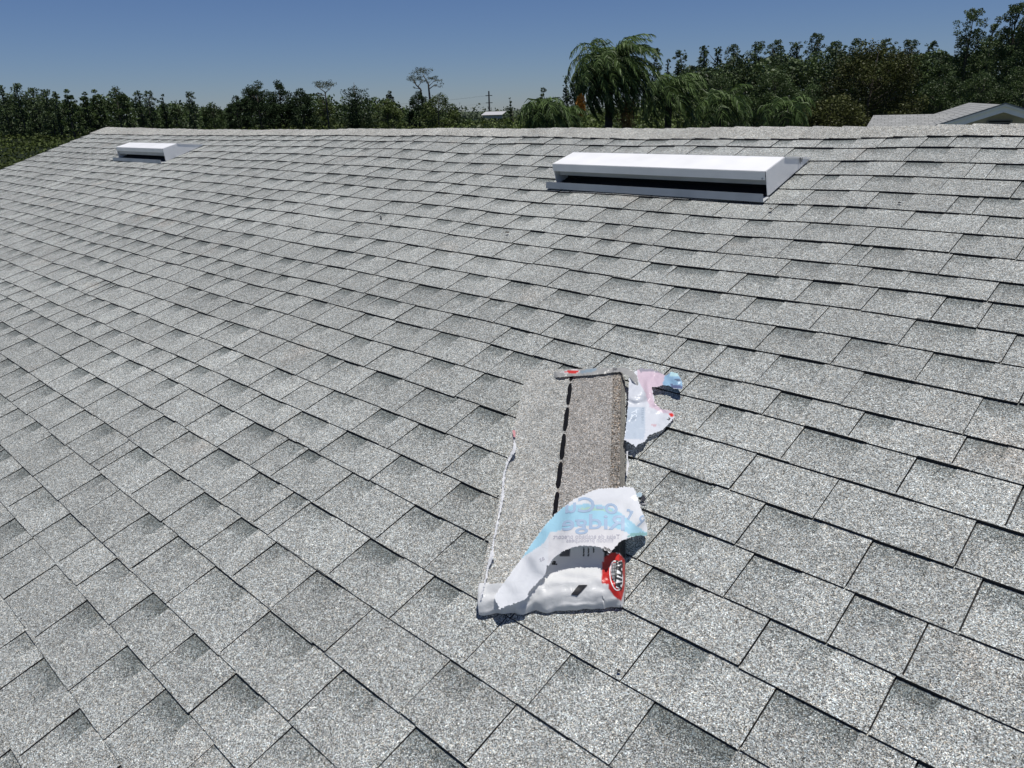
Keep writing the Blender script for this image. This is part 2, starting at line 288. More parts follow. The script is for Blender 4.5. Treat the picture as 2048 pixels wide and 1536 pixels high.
for k in range(-1, NC-1):
    cs = ROWS[k+1]; r2 = random.Random(500+k)
    below = None
    rowt = 1+r2.uniform(-.03, .03)
    for i in range(len(cs)-1):
        a, b = max(cs[i], UL), min(cs[i+1], UR)
        if b-a < .02: continue
        g = .0013+.0006*r2.random() if r2.random() > .07 else .0007
        g *= 1+2.4*min(1, max(0, (-a-1.2)/4)); a2, b2 = a+g, b-g
        wdt = b-a
        t = rowt*(1+max(-.09, min(.09, r2.gauss(0, .045)))); jb = r2.gauss(0, .0012); jr = r2.gauss(0, .0008)
        hasp = r2.random() > .14 and k >= 0
        pe = a+wdt*r2.choice([.32, .4, .45, .5, .55, .62]) if wdt > .15 else a+wdt*.8
        pw = r2.uniform(.35, 1.0)
        lift = r2.uniform(0, .0012)+(0.0018 if r2.random() < .12 else 0)
        # columns: split at pe and along the width for the deck waviness
        us = [a2]
        if hasp:
            us += [a2+(pe-a2)*.5, pe]
        nseg = max(1, int((b2-us[-1])/.10))
        st_ = us[-1]
        us += [st_+(b2-st_)*(j+1)/nseg for j in range(nseg)]
        for j in range(len(us)-1):
            u0, u1 = us[j], us[j+1]; um = (u0+u1)/2
            inp = hasp and um < pe
            s_t0 = (line_s(k, u0) if k >= 0 else .02); s_t1 = (line_s(k, u1) if k >= 0 else .02)
            s_b0 = line_s(k+1, u0)+jb+jr*(u0-a)/wdt; s_b1 = line_s(k+1, u1)+jb+jr*(u1-a)/wdt
            ed = lambda: r2.gauss(0, .0007)
            s_b0 += 0; s_b1 += 0
            rows = [-.009, 0, .02, .045, .075, 1]
            def pos(u, st2, sb, rr):
                s = st2+rr if rr < .99 else sb
                f = (s-st2+.02)/(sb-st2+.02); h = TK*max(0, f)+lift*f
                if inp and rr < .07: h -= .0022*(1-max(rr, 0)/.075)
                return P3(u, s, h)
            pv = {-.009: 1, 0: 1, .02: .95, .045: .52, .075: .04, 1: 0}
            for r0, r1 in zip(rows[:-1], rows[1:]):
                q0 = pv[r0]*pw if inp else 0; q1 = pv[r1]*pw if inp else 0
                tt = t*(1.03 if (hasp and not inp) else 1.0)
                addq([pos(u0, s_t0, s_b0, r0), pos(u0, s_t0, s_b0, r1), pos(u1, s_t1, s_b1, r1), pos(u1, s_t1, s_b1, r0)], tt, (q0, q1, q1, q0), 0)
            # bottom edge face, with a ragged underside; double thickness where the tab below starts
            f0, f1 = pos(u0, s_t0, s_b0, 1), pos(u1, s_t1, s_b1, 1)
            dz = .0062
            addq([f0, tuple(np.array(f0)-NRM*dz), tuple(np.array(f1)-NRM*dz), f1], 1, (0, 0, 0, 0), 1)
        for uu, sg in ((a2, 1), (b2, -1)):
            st2 = line_s(k, uu) if k >= 0 else .02; sb = line_s(k+1, uu)+jb
            p0, p1 = P3(uu, st2-.02, 0), P3(uu, sb, TK+lift)
            addq([p0, tuple(np.array(p0)-NRM*.006), tuple(np.array(p1)-NRM*.010), p1], 1, (0, 0, 0, 0), 1)
# thicker laminated stretches of each lower edge, where the edge stands proud of the tab below
for k in range(0, NC-1):
    cs = ROWS[k+1]; r2 = random.Random(500+k)
    for i in range(len(cs)-1):
        a, b = max(cs[i], UL), min(cs[i+1], UR)
        if b-a < .1: continue
        if r2.random() < .3: continue
        L_ = (b-a)*r2.uniform(.4, .62); n_ = 4; hh = r2.uniform(.0012, .0036)
        for j in range(n_):
            u0, u1 = a+L_*j/n_, a+L_*(j+1)/n_
            def c4(u, ds, dh): return P3(u, line_s(k, u)+ds, TK+dh)
            d0 = .0015
            addq([c4(u0, -.007, -.0002), c4(u0, d0, hh), c4(u1, d0, hh), c4(u1, -.007, -.0002)], 1, (0, 0, 0, 0), 0)
            addq([c4(u0, d0, hh), c4(u0, d0+.001, -TK-.004), c4(u1, d0+.001, -TK-.004), c4(u1, d0, hh)], 1, (0, 0, 0, 0), 1)
V = np.array(V, dtype=np.float32); V = V-np.array([0, 0, GZ], dtype=np.float32)
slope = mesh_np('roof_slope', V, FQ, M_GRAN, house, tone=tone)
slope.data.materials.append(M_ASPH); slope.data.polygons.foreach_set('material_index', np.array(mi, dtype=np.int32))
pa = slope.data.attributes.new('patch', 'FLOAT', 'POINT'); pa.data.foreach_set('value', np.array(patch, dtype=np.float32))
SMAX = S0+(NC-1)*E_+.02
def grid(name, fn, nu, nv, mat, parent, tone_=None, smooth=False):
    uu, vv = np.meshgrid(np.linspace(0, 1, nu), np.linspace(0, 1, nv), indexing='ij')
    P = fn(uu.ravel(), vv.ravel()); idx = np.arange(nu*nv).reshape(nu, nv)
    Fc = np.stack([idx[:-1, :-1], idx[1:, :-1], idx[1:, 1:], idx[:-1, 1:]], -1).reshape(-1, 4)
    o = mesh_np(name, P, Fc, mat, parent, tone=tone_, smooth=smooth); return o
G0 = np.array([0, 0, GZ])
grid('underlay', lambda a, b: P3a(UL+.01+a*(UR-UL-.02), .0+b*(SMAX-.02), -.0075)-G0, 200, 90, M_ASPH, house)
# back slope, rake trim, walls
bm = bmesh.new()
BY, BZ = SMAX*CT, -SMAX*ST
def q4(bm, *p): bm.faces.new([bm.verts.new(tuple(np.array(x)-G0)) for x in p])
q4(bm, (UL, .03, -.035), (UR, .03, -.035), (UR, BY, BZ-.03), (UL, BY, BZ-.03))
bm_obj('roof_back', bm, M_BUN, house)
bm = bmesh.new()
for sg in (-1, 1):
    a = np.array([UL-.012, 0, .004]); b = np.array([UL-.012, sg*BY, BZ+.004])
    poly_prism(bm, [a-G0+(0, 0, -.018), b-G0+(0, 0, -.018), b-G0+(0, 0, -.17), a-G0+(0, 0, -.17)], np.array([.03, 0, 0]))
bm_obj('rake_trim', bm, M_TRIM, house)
bm = bmesh.new()
w0, w1, wy, wz = UL+.35, UR-.2, BY-.5, BZ-.1
for (x0, y0, x1, y1) in ((w0, -wy, w1, -wy), (w1, wy, w0, wy)):
    q4(bm, (x0, y0, GZ), (x1, y1, GZ), (x1, y1, wz+.2), (x0, y0, wz+.2))
for x in (w0, w1):
    bm.faces.new([bm.verts.new(tuple(np.array(p)-G0)) for p in ((x, -wy, GZ), (x, wy, GZ), (x, wy, wz+.2), (x, 0, -.12), (x, -wy, wz+.2))])
bm_obj('wall', bm, M_STUCCO, house)
# ridge caps: overlapping bent pieces, each one stepping up over the next
V = []; FQ = []; tone = []; patch = []; mi = []
u = UL-.012; r2 = random.Random(3); i = 0
def ridge_off(u): return float(np.interp(u, [r[0] for r in RIDGE], [r[1] for r in RIDGE]))
while u < UR:
    wl = .150+r2.uniform(-.004, .004); L_ = wl+.05
    jb = r2.gauss(0, .002); t = 1.02*(1+r2.gauss(0, .035)); h0, h1 = .006, .0095
    u0, u1 = u-.004, u+L_                       # exposed butt at u0 (high), tail at u1 (tucked low)
    prof = []
    for (x, hh) in ((u0, h1+.001), (u1, h0-.004)):
        ro = ridge_off(x); sb = float(line_s(0, x))+jb
        rz = -ro*ST+ .004
        pts = []
        for f in (1, .8, .55, .3, .12, 0, -.12, -.4, -1):
            if f >= 0: s = ro+(sb-ro)*f; y, z = -s*CT, -s*ST
            else: y = -ro*CT+(-f)*.155*CT; z = -ro*ST-(-f)*.155*ST
            rnd = .006*math.exp(-(f/.10)**2)
            n_ = np.array([0, -ST if f > 0 else (ST if f < 0 else 0), CT])
            p = np.array([x, y, z])+n_*(hh+float(und(x, abs(f)*.17))) - np.array([0, 0, rnd])
            pts.append(p)
        prof.append(pts)
    for j in range(8):
        addq([tuple(prof[0][j]-G0), tuple(prof[1][j]-G0), tuple(prof[1][j+1]-G0), tuple(prof[0][j+1]-G0)], t, (0,)*4, 0)
        dn = np.array([0, 0, -.005])
        addq([tuple(prof[0][j]-G0), tuple(prof[0][j+1]-G0), tuple(prof[0][j+1]-G0+dn), tuple(prof[0][j]-G0+dn)], 1, (0,)*4, 1)
    a, b = prof[0][0], prof[1][0]
    addq([tuple(a-G0), tuple(a-G0-NRM*.012), tuple(b-G0-NRM*.012), tuple(b-G0)], 1, (0,)*4, 1)
    u += wl
cap = mesh_np('ridge_cap', V, FQ, M_CAP, house, tone=tone)
cap.data.materials.append(M_ASPH); cap.data.polygons.foreach_set('material_index', np.array(mi, dtype=np.int32))
pa = cap.data.attributes.new('patch', 'FLOAT', 'POINT'); pa.data.foreach_set('value', np.array(patch, dtype=np.float32))

# ------------------------------------------------------------------ roof vents
def vent(ua, ub, label, smear, sf=.897):
    o0 = rp((ua+ub)/2, .9, 0)
    t = empty('roof_vent', o0); tag(t, label, 'roof vent', 'box vents below the ridge')
    Q = lambda u, s, h: rp(u, s, h)-o0
    bm = bmesh.new(); th = .0022
    def sheet(pts):
        pts = [np.array(p) for p in pts]; n_ = np.cross(pts[1]-pts[0], pts[2]-pts[0]); n_ = n_/np.linalg.norm(n_)*th
        poly_prism(bm, pts, n_)
    # hood: top plate, rear slope, folded front band with a small hem
    h1, h2, hb = .124, .116, .087
    sheet([Q(ua, sf, h1), Q(ub, sf, h1), Q(ub, .712, h2), Q(ua, .712, h2)])
    sheet([Q(ua, .7095, h2), Q(ub, .7095, h2), Q(ub, .462, .006), Q(ua, .462, .006)])
    bm_obj('hood', bm, M_WMETAL, t)
    bm = bmesh.new()
    sheet([Q(ua, sf+.0025, h1+.001), Q(ua, sf+.006, hb), Q(ub, sf+.006, hb), Q(ub, sf+.0025, h1+.001)])
    
    bm_obj('front_band', bm, M_WMETAL, t)
    bm = bmesh.new()
    for uu, sg in ((ua-.003, 1), (ub+.0008, 1)):
        bm = bmesh.new()
        poly_prism(bm, [Q(uu, .897, .012), Q(uu, sf, h1+.0005), Q(uu, .711, h2+.0005), Q(uu, .458, .008), Q(uu, .462, .006), Q(uu, .88, .006)], np.array([th, 0, 0]))
        bm_obj('side_panel', bm, M_WMETAL, t)
    # top seam on the side: a folded lip running down the rear edge
    for uu in (ua-.006, ub+.003):
        bm = bmesh.new()
        poly_prism(bm, [Q(uu, .712, h2-.002), Q(uu, .712, h2+.004), Q(uu, .450, .012), Q(uu, .450, .006)], np.array([.0035, 0, 0]))
        bm_obj('side_seam', bm, M_WMETAL, t)
    bm = bmesh.new()
    sheet([Q(ua+.005, .868, .085), Q(ub-.005, .868, .085), Q(ub-.005, .868, .050), Q(ua+.005, .868, .050)])
    bm_obj('baffle', bm, M_GMETAL, t)
    bm = bmesh.new()
    sheet([Q(ua+.004, .80, .006), Q(ub-.004, .80, .006), Q(ub-.004, .80, .120), Q(ua+.004, .80, .120)])
    sheet([Q(ua+.004, .894, .0075), Q(ub-.004, .894, .0075), Q(ub-.004, .803, .0075), Q(ua+.004, .803, .0075)])
    bm_obj('screen', bm, M_DARK, t)
    bm = bmesh.new()
    sheet([Q(ua-.035, .955, .006), Q(ub+.012, .955, .006), Q(ub+.006, .942, .039), Q(ua-.033, .942, .039)])
    sheet([Q(ua-.035, .953, .0075), Q(ua-.035, .90, .0075), Q(ub+.012, .90, .0075), Q(ub+.012, .953, .0075)])
    bm_obj('front_flange', bm, M_GMETAL, t)
    if smear:
        for (s_, d_, l_) in ((.57, .0, .030), (.55, .004, .018)):
            bm = bmesh.new(); h_ = .008+(h2-.008)*(s_-.458)/(.712-.458)
            poly_prism(bm, [Q(ub+.0068, s_, h_+.003), Q(ub+.0068, s_-.007, h_+.002), Q(ub+.0068, s_-.002+d_, h_-l_), Q(ub+.0068, s_+.001+d_, h_-l_*.6)], np.array([.001, 0, 0])); bm_obj('tar_smear', bm, M_SMEAR, t)
        for (u_, s_, r_) in ((ub-.3, .80, .004), (ub-.72, .79, .003), (ub-.2, .845, .003), (ub-.83, .74, .003), (ub-.55, .87, .0025), (ub-.1, .76, .003)):
            bm = bmesh.new(); box(bm, Q(u_, s_, h1-.001-(.897-s_)*.045), r_*2, r_*.7, r_); bm_obj('speck', bm, M_SMEAR, t)
    for uu in (ub-.012,):
        bm = bmesh.new(); bmesh.ops.create_cone(bm, cap_ends=True, segments=10, radius1=.005, radius2=.004, depth=.004)
        R = Matrix.Rotation(TH+PI/2, 4, 'X'); bmesh.ops.transform(bm, matrix=Matrix.Translation(Vector(Q(uu, sf+.0085, .094))) @ R, verts=bm.verts)
        bm_obj('screw', bm, M_GMETAL, t)
    return t
vent(-2.80, -1.565, 'large white metal box vent nearer the camera, tar smear on its right rear edge', True)
vent(-9.13, -7.92, 'small looking far white box vent at left near the gable end of the roof', False, .868)

# ------------------------------------------------------------------ the opened bundle of ridge shingles
bun_o = rp(-1.24, 2.8, 0)
bundle = empty('shingle_bundle', bun_o); tag(bundle, 'opened bundle of grey ridge shingles in torn white plastic wrapping lying on the roof slope', 'shingle bundle')
TL, TR, BL, BR = [np.array(p) for p in ((-1.662, 2.470), (-1.358, 2.345), (-1.125, 3.285), (-.838, 3.105))]
def bq(a, b, h):                              # a across (0 left, 1 right), b along (0 top, 1 bottom)
    p = (TL*(1-a)+TR*a)*(1-b)+(BL*(1-a)+BR*a)*b
    return rp(p[0], p[1], h)-bun_o
HB = .050
r2 = random.Random(11)
NL = 9
for i in range(NL-1):
    bm = bmesh.new(); z0 = .009+i*(HB-.013)/(NL-1)*1.0; z1 = z0+(HB-.013)/(NL-1)*.82
    ex = .030*(1-i/(NL-1)); dx = r2.uniform(-.004, .004)
    n_ = 24
    ra = [1+ex+dx+r2.gauss(0, .0022) for _ in range(n_+1)]
    la = [-.004+r2.uniform(-.004, .004)+r2.gauss(0, .0015) for _ in range(n_+1)]
    b0, b1 = r2.uniform(-.004, .003), .978-r2.uniform(0, .004)-.026*i/NL
    lo = []; hi = []
    for j in range(n_+1):
        bb = b0+(b1-b0)*j/n_
        hh = .004*math.sin(bb*3)*0
        lo.append((bm.verts.new(bq(la[j], bb, z0)), bm.verts.new(bq(ra[j], bb, z0))))
        hi.append((bm.verts.new(bq(la[j], bb, z1)), bm.verts.new(bq(ra[j], bb, z1))))
    for j in range(n_):
        bm.faces.new((hi[j][0], hi[j+1][0], hi[j+1][1], hi[j][1])); bm.faces.new((lo[j][1], lo[j+1][1], lo[j+1][0], lo[j][0]))
        bm.faces.new((hi[j][1], hi[j+1][1], lo[j+1][1], lo[j][1])); bm.faces.new((lo[j][0], lo[j+1][0], hi[j+1][0], hi[j][0]))
    for e_ in (0, n_):
        f = (hi[e_][0], hi[e_][1], lo[e_][1], lo[e_][0]); bm.faces.new(f if e_ == 0 else f[::-1])
    bm_obj('shingle_layer', bm, M_STACK, bundle)
# top shingle: left and right half carry slightly different granules
def sheet_quad(name, a0, a1, b0, b1, z0, z1, mat, parent, na=6, nb=30, jag=0.0):
    bm = bmesh.new(); T = []; B = []
    for j in range(nb+1):
        rt_, rb_ = [], []
        for i_ in range(na+1):
            a = a0+(a1-a0)*i_/na; b = b0+(b1-b0)*j/nb
            if i_ in (0, na): a += r2.gauss(0, jag)
            dz = .0012*math.sin(b*9+a*3)
            rt_.append(bm.verts.new(bq(a, b, z1+dz))); rb_.append(bm.verts.new(bq(a, b, z0+dz)))
        T.append(rt_); B.append(rb_)
    for j in range(nb):
        for i_ in range(na): bm.faces.new((T[j][i_], T[j+1][i_], T[j+1][i_+1], T[j][i_+1]))
        bm.faces.new((T[j][0], B[j][0], B[j+1][0], T[j+1][0])); bm.faces.new((T[j][na], T[j+1][na], B[j+1][na], B[j][na]))
    for i_ in range(na):
        bm.faces.new((T[0][i_], T[0][i_+1], B[0][i_+1], B[0][i_])); bm.faces.new((T[nb][i_+1], T[nb][i_], B[nb][i_], B[nb][i_+1]))
    return bm_obj(name, bm, mat, parent)
top = sheet_quad('top_shingle', -.008, .488, -.006, .955, HB-.0042, HB, M_BUN, bundle, jag=.001)
top2 = sheet_quad('top_shingle', .4885, 1.0, -.006, .955, HB-.0042, HB-.0004, M_BUN2, bundle, jag=.001)
M_EDGE = granule_mat('cut edge band', .62, (1.1, 1.0, .88), patch=False, contrast=1.0, scale=300)
sheet_quad('edge_band', .925, 1.004, -.003, .954, HB-.004, HB+.0012, M_EDGE, bundle, jag=.0012, na=2)
# sealant dashes along the middle
DASH = ((.03, .062), (.089, .199), (.229, .338), (.368, .477), (.504, .605), (.634, .722), (.752, .86))
for (b0, b1) in DASH:
    bm = bmesh.new(); n_ = 12; L1 = []
    for j in range(n_+1):
        b = (b0-.006)+(b1-b0+.012)*j/n_; wv = .046*(.93+.07*math.sin(j*1.3+b0*40))*(1-.45*(abs(j/n_-.5)*2)**8)
        c = .492+.0012*math.sin(j*.9+b0*30)
        L1.append([bm.verts.new(bq(c-wv/2, b, HB+.0002)), bm.verts.new(bq(c-wv/3, b, HB+.0022)), bm.verts.new(bq(c+wv/3, b, HB+.0022)), bm.verts.new(bq(c+wv/2, b, HB+.0002))])
    for j in range(n_):
        for i_ in range(3): bm.faces.new((L1[j][i_], L1[j+1][i_], L1[j+1][i_+1], L1[j][i_+1]))
    bm.faces.new(L1[0]); bm.faces.new(L1[-1][::-1])
    s_ = bm_obj('sealant_strip', bm, M_SEAL, top); s_.parent = top

# ---- plastic film pieces: outline and heights above the roof measured, then tessellated and crinkled
C5 = lambda x, y: (920+x*.36461, 700+y*.36461)
C6 = lambda x, y: (940+x*.208333, 940+y*.208333)
C7 = lambda x, y: (1060+x*.166016, 720+y*.166016)
def inpoly(px, py, poly):
    x0, y0 = np.array(poly).T; x1, y1 = np.roll(x0, -1), np.roll(y0, -1); c = np.zeros(np.shape(px), bool)
    for a, b, c_, d in zip(x0, y0, x1, y1):
        if b == d: continue
        t = ((b > py) != (d > py)) & (px < (c_-a)*(py-b)/(d-b)+a); c ^= t
    return c
BVH = {}
def film(name, poly, ctrl, crop, colf, mat, parent, step=22, sig=90, crinkle=.0025, cfreq=30, torn=2.5, seed=1, hclamp=.0095, crease=0.0):
    rr = random.Random(seed)
    B = []
    n = len(poly)
    for i in range(n):
        a, b = np.array(poly[i], float), np.array(poly[(i+1) % n], float); m = max(1, int(np.linalg.norm(b-a)/(step*.5)))
        for j in range(m):
            p = a+(b-a)*j/m
            p = p+np.array([rr.gauss(0, torn), rr.gauss(0, torn)])
            B.append(p)
    B = np.array(B)
    x0, y0 = B.min(0); x1, y1 = B.max(0)
    I = []
    yy = y0+step*.5; k = 0
    while yy < y1:
        xx = x0+(step*.5 if k % 2 else 0)
        while xx < x1:
            I.append((xx+rr.uniform(-2, 2), yy+rr.uniform(-2, 2))); xx += step
        yy += step*.87; k += 1
    I = np.array(I); ins = inpoly(I[:, 0], I[:, 1], B)
    I = I[ins]
    d = np.sqrt(((I[:, None]-B[None])**2).sum(-1)).min(1); I = I[d > step*.35]
    allp = np.concatenate([B, I]); nb = len(B)
    r_ = delaunay_2d_cdt([Vector(p) for p in allp], [], [list(range(nb))], 1, 1e-4)
    vs = np.array([tuple(v) for v in r_[0]]); fs = [f for f in r_[2] if len(f) == 3]
    ct = np.array(ctrl, float)
    wt = np.exp(-((vs[:, None, 0]-ct[None, :, 0])**2+(vs[:, None, 1]-ct[None, :, 1])**2)/(2*sig*sig))+1e-7/(1+((vs[:, None, 0]-ct[None, :, 0])**2+(vs[:, None, 1]-ct[None, :, 1])**2)/1e4)
    h = (wt*ct[None, :, 2]).sum(1)/wt.sum(1)
    P = []
    for (x, y), hh in zip(vs, h):
        px, py = crop(x, y); p = roof_pt(px, py, hh)
        nz = mnoise.fractal(Vector(p)*cfreq, .8, 2.0, 3)+.6*abs(mnoise.noise(Vector(p)*cfreq*.5+Vector((3, seed, 1))))
        tq = lambda x: abs((x % 2)-1)-.5
        vx, vy = x/1920, y/1530; q1_ = mnoise.noise(Vector((vx*3, vy*3, seed)))
        hh += crease*(tq(vx*13+vy*7+q1_*4)+.7*tq(vy*19-vx*6+q1_*5)+.5*tq(vx*31+vy*23+q1_*7))
        hh = max(hh+crinkle*nz, hclamp); P.append(roof_pt(px, py, hh)-bun_o)
    col = colf(vs[:, 0], vs[:, 1]); col = np.concatenate([col, np.ones((len(vs), 1))], 1)
    o = mesh_np(name, P, fs, mat, parent, col=col, smooth=True)
    BVH[name] = BVHTree.FromPolygons([tuple(p+bun_o) for p in P], [tuple(f) for f in fs])
    return o
WHITE = np.array([.83, .84, .84])
def flat(col): return lambda x, y: np.tile(np.array(col), (len(x), 1))

# sleeve that still wraps the lower end of the bundle (top, right side, crumpled end)
na, nb_ = 120, 110
A_, B_ = np.meshgrid(np.linspace(0, 1, na), np.linspace(0, 1, nb_), indexing='ij')
SV = []; SC_ = []
for ia in range(na):
    for ib in range(nb_):
        a, b = ia/(na-1), ib/(nb_-1)
        # across: 0-.08 left side, .08-.86 top, .86-1 right side
        if a < .08: aa, hh = -.012+.004*a/.08, .010+(HB-.004)*a/.08
        elif a < .86: aa, hh = -.008+(a-.08)/.78*1.013, HB+.005
        else:
            f = (a-.86)/.14; aa, hh = 1.005+.024*math.sin(f*PI/2), HB+.005-(HB-.004)*f
        # along: 0-.8 the flat part, .8-1 rolls over the end
        endr = .84
        if b < endr: bb = .60+.352*b/endr; k = 0
        else:
            f = (b-endr)/(1-endr); bb = .952+(.050+.016*(1-a))*math.sin(f*PI/2); aa = aa-(.02*f if aa > .9 else 0); hh = hh-(hh-.0095)*(1-math.cos(f*PI/2)); k = f
        w_ = max(0, (b-.66)/.34)
        q_ = Vector((a*9, b*5, 3))
        nz = mnoise.fractal(Vector((a*6+b*3, b*9, 2)), .7, 2.1, 3)
        tri = lambda x: abs((x % 2)-1)-.5
        wv_ = .25*mnoise.noise(Vector((a*5, b*7, 9)))
        cr1 = tri(b*34+a*5+wv_*6)*max(0, min(1, (b-.74)*7)); cr2 = tri(a*11-b*19+wv_*5)*max(0, min(1, (b-.70)*5)); cr3 = tri(a*23+b*31+wv_*9)*max(0, min(1, (b-.6)*3))
        hh = max(.0092, hh+.0012*nz+.0045*w_*nz+(.0052*cr1+.0036*cr2+.0016*cr3)*(1-.35*k))
        bb += .008*k*mnoise.noise(Vector((a*14, 5, 1)))
        p = bq(aa, bb, hh); SV.append(p)
SV = np.array(SV)
idx = np.arange(na*nb_).reshape(na, nb_); SF = np.stack([idx[:-1, :-1], idx[1:, :-1], idx[1:, 1:], idx[:-1, 1:]], -1).reshape(-1, 4)
W_ = SV+bun_o-CAM; zz = W_@fw; spx = 1024+F*(W_@rt)/zz; spy = 768-F*(W_@up)/zz
cx6, cy6 = (spx-940)/.208333, (spy-940)/.208333
scol = np.tile(np.array([.80, .81, .81]), (len(SV), 1))
RED = [(1262, 1085), (1268, 900), (1285, 850), (1330, 805), (1390, 792), (1440, 806), (1476, 850), (1530, 900), (1500, 1000), (1480, 1160), (1450, 1262), (1412, 1232), (1332, 1150), (1326, 1098)]
BLK = [(1275, 700), (1285, 862), (1322, 808), (1385, 788), (1440, 802), (1480, 850), (1560, 860), (1560, 660), (1300, 660)]
scol[inpoly(cx6, cy6, BLK)] = (.02, .02, .022)
scol[inpoly(cx6, cy6, RED)] = (.62, .035, .03)
scol[inpoly(cx6, cy6, [(850, 825), (905, 745), (972, 735), (960, 826)])] = (.10, .10, .11)
CUTP = [(-3000, 1085), (90, 1088), (200, 1098), (300, 1105), (345, 1095), (440, 975), (535, 840), (640, 700), (735, 570), (820, 485), (910, 390), (1065, 290), (1240, 215), (1560, 195), (3000, 195), (3000, -3000), (-3000, -3000)]
hid = inpoly(cx6, cy6, CUTP); SF = SF[~hid[SF].all(1)]
sleeve = mesh_np('wrapper_sleeve', SV, SF, M_FILM, bundle, col=np.concatenate([scol, np.ones((len(SV), 1))], 1), smooth=True)
BVH['sleeve'] = BVHTree.FromPolygons([tuple(p) for p in SV+bun_o], [tuple(f) for f in SF])

# the flap folded back up over the bundle, printed side down so the print shows mirrored
FPOLY = [(235, 1210), (330, 1075), (430, 935), (520, 810), (620, 668), (720, 530), (810, 435), (900, 350), (980, 295), (1060, 250), (1150, 212), (1240, 180), (1330, 174), (1400, 170), (1480, 158), (1545, 165), (1580, 180), (1598, 235), (1640, 360), (1665, 430), (1690, 520), (1706, 600), (1700, 625), (1640, 628), (1560, 640), (1500, 660), (1450, 680), (1400, 735), (1345, 797), (1300, 770), (1240, 740), (1160, 728), (1080, 728), (1000, 740), (930, 762), (870, 790), (830, 822), (800, 850), (770, 890), (757, 920), (735, 912), (735, 965), (700, 1035), (640, 1085), (600, 1130), (560, 1180), (550, 1230), (480, 1262), (400, 1290), (350, 1305), (285, 1335), (262, 1290)]
FCT = [(235, 1210, .058), (430, 935, .060), (620, 668, .064), (810, 435, .066), (1060, 250, .066), (1240, 180, .064), (1400, 170, .062), (1560, 170, .060), (1640, 360, .050), (1706, 610, .024), (1560, 640, .070), (1450, 680, .092), (1345, 790, .104), (1240, 740, .112), (1080, 728, .116), (930, 762, .112), (800, 850, .100), (745, 930, .085), (640, 1085, .072), (560, 1180, .062), (400, 1290, .054), (285, 1330, .046), (300, 1270, .050),
       (1000, 500, .092), (1200, 450, .092), (1400, 420, .088), (1500, 520, .080), (800, 650, .080), (1200, 620, .108), (1000, 640, .106), (500, 1060, .063)]
BUP = [(715, 535), (810, 430), (900, 350), (1000, 335), (1130, 325), (1250, 335), (1350, 362), (1450, 415), (1560, 505), (1700, 612)]
BLO = [(505, 838), (600, 775), (712, 700), (765, 603), (900, 570), (1050, 540), (1200, 524), (1350, 545), (1480, 585), (1580, 640), (1700, 640)]
def flapcol(x, y):
    c = np.tile(WHITE*np.array([.97, .98, 1.01]), (len(x), 1))
    bpoly = [(380, 900)]+BUP+BLO[::-1]; bpoly = [(480, 860)]+BUP+BLO[::-1]
    m_ = inpoly(x, y, bpoly); c[m_] = (.42, .70, .84)
    g = (np.abs(y-(372+.0006*(x-1150)**2)) < 13) & (x > 1060) & (x < 1370); c[g] = (.50, .72, .60)
    lo_ = inpoly(x, y, [(760, 600), (1200, 520), (1480, 580), (1450, 680), (1345, 797), (1080, 728), (870, 790), (745, 900)]); c[lo_] = (.78, .775, .785)
    e = inpoly(x, y, [(1560, 600), (1700, 600), (1706, 625), (1500, 650)]); c[e] = (.28, .50, .50)
    return c
flap = film('wrapper_flap', FPOLY, FCT, C6, flapcol, M_FILM, bundle, step=13, sig=75, crinkle=.0012, cfreq=14, torn=3.8, seed=4, crease=.0010)

def lay_poly(name, polys, crop, bvh, mat, parent, off=.0006, maxlen=16):
    bm = bmesh.new()
    for poly in polys:
        try: bm.faces.new([bm.verts.new((x, y, 0)) for x, y in poly])
        except ValueError: pass
    return drape(name, bm, crop, bvh, mat, parent, off, maxlen)
def drape(name, bm, crop, bvh, mat, parent, off=.0006, maxlen=16):
    bmesh.ops.triangulate(bm, faces=bm.faces[:])
    for _ in range(4):
        le = [e for e in bm.edges if e.calc_length() > maxlen]
        if not le: break
        bmesh.ops.subdivide_edges(bm, edges=le, cuts=1); bmesh.ops.triangulate(bm, faces=bm.faces[:])
    dead = []
    for v in bm.verts:
        px, py = crop(v.co.x, v.co.y); d = Vector(ray(px, py)).normalized()
        hit = bvh.ray_cast(Vector(CAM), d)
        if hit[0] is None: dead.append(v); continue
        n_ = hit[1] if hit[1].dot(d) < 0 else -hit[1]
        v.co = hit[0]+n_*off-Vector(bun_o)
    bmesh.ops.delete(bm, geom=dead, context='VERTS')
    return bm_obj(name, bm, mat, parent)
def letters(txt, cx, cy, size, crop, bvh, mat, parent, mirror=False, rot=0.0, sx=1.0, bend=0.0, bold=0.0, name='lettering', shear=0.0, off=.0007):
    cu = bpy.data.curves.new('t', 'FONT'); cu.body = txt; cu.size = size; cu.align_x = 'CENTER'; cu.align_y = 'CENTER'; cu.offset = bold; cu.resolution_u = 3; cu.shear = shear
    ob = bpy.data.objects.new('t', cu); me = ob.to_mesh(); bm = bmesh.new(); bm.from_mesh(me); ob.to_mesh_clear(); bpy.data.objects.remove(ob); bpy.data.curves.remove(cu)
    for v in bm.verts:
        x, y = v.co.x*sx, v.co.y
        if mirror: x = -x
        y = -y
        y += bend*x*x
        c_, s_ = math.cos(rot), math.sin(rot)
        v.co = Vector((cx+x*c_-y*s_, cy+x*s_+y*c_, 0))
    return drape(name, bm, crop, bvh, mat, parent, off)
M_PRB = simple('faded blue print', (.34, .44, .57), .5); M_PRR = simple('faded pink print', (.68, .52, .60), .5); M_PRG = simple('faded grey print', (.45, .45, .50), .5)
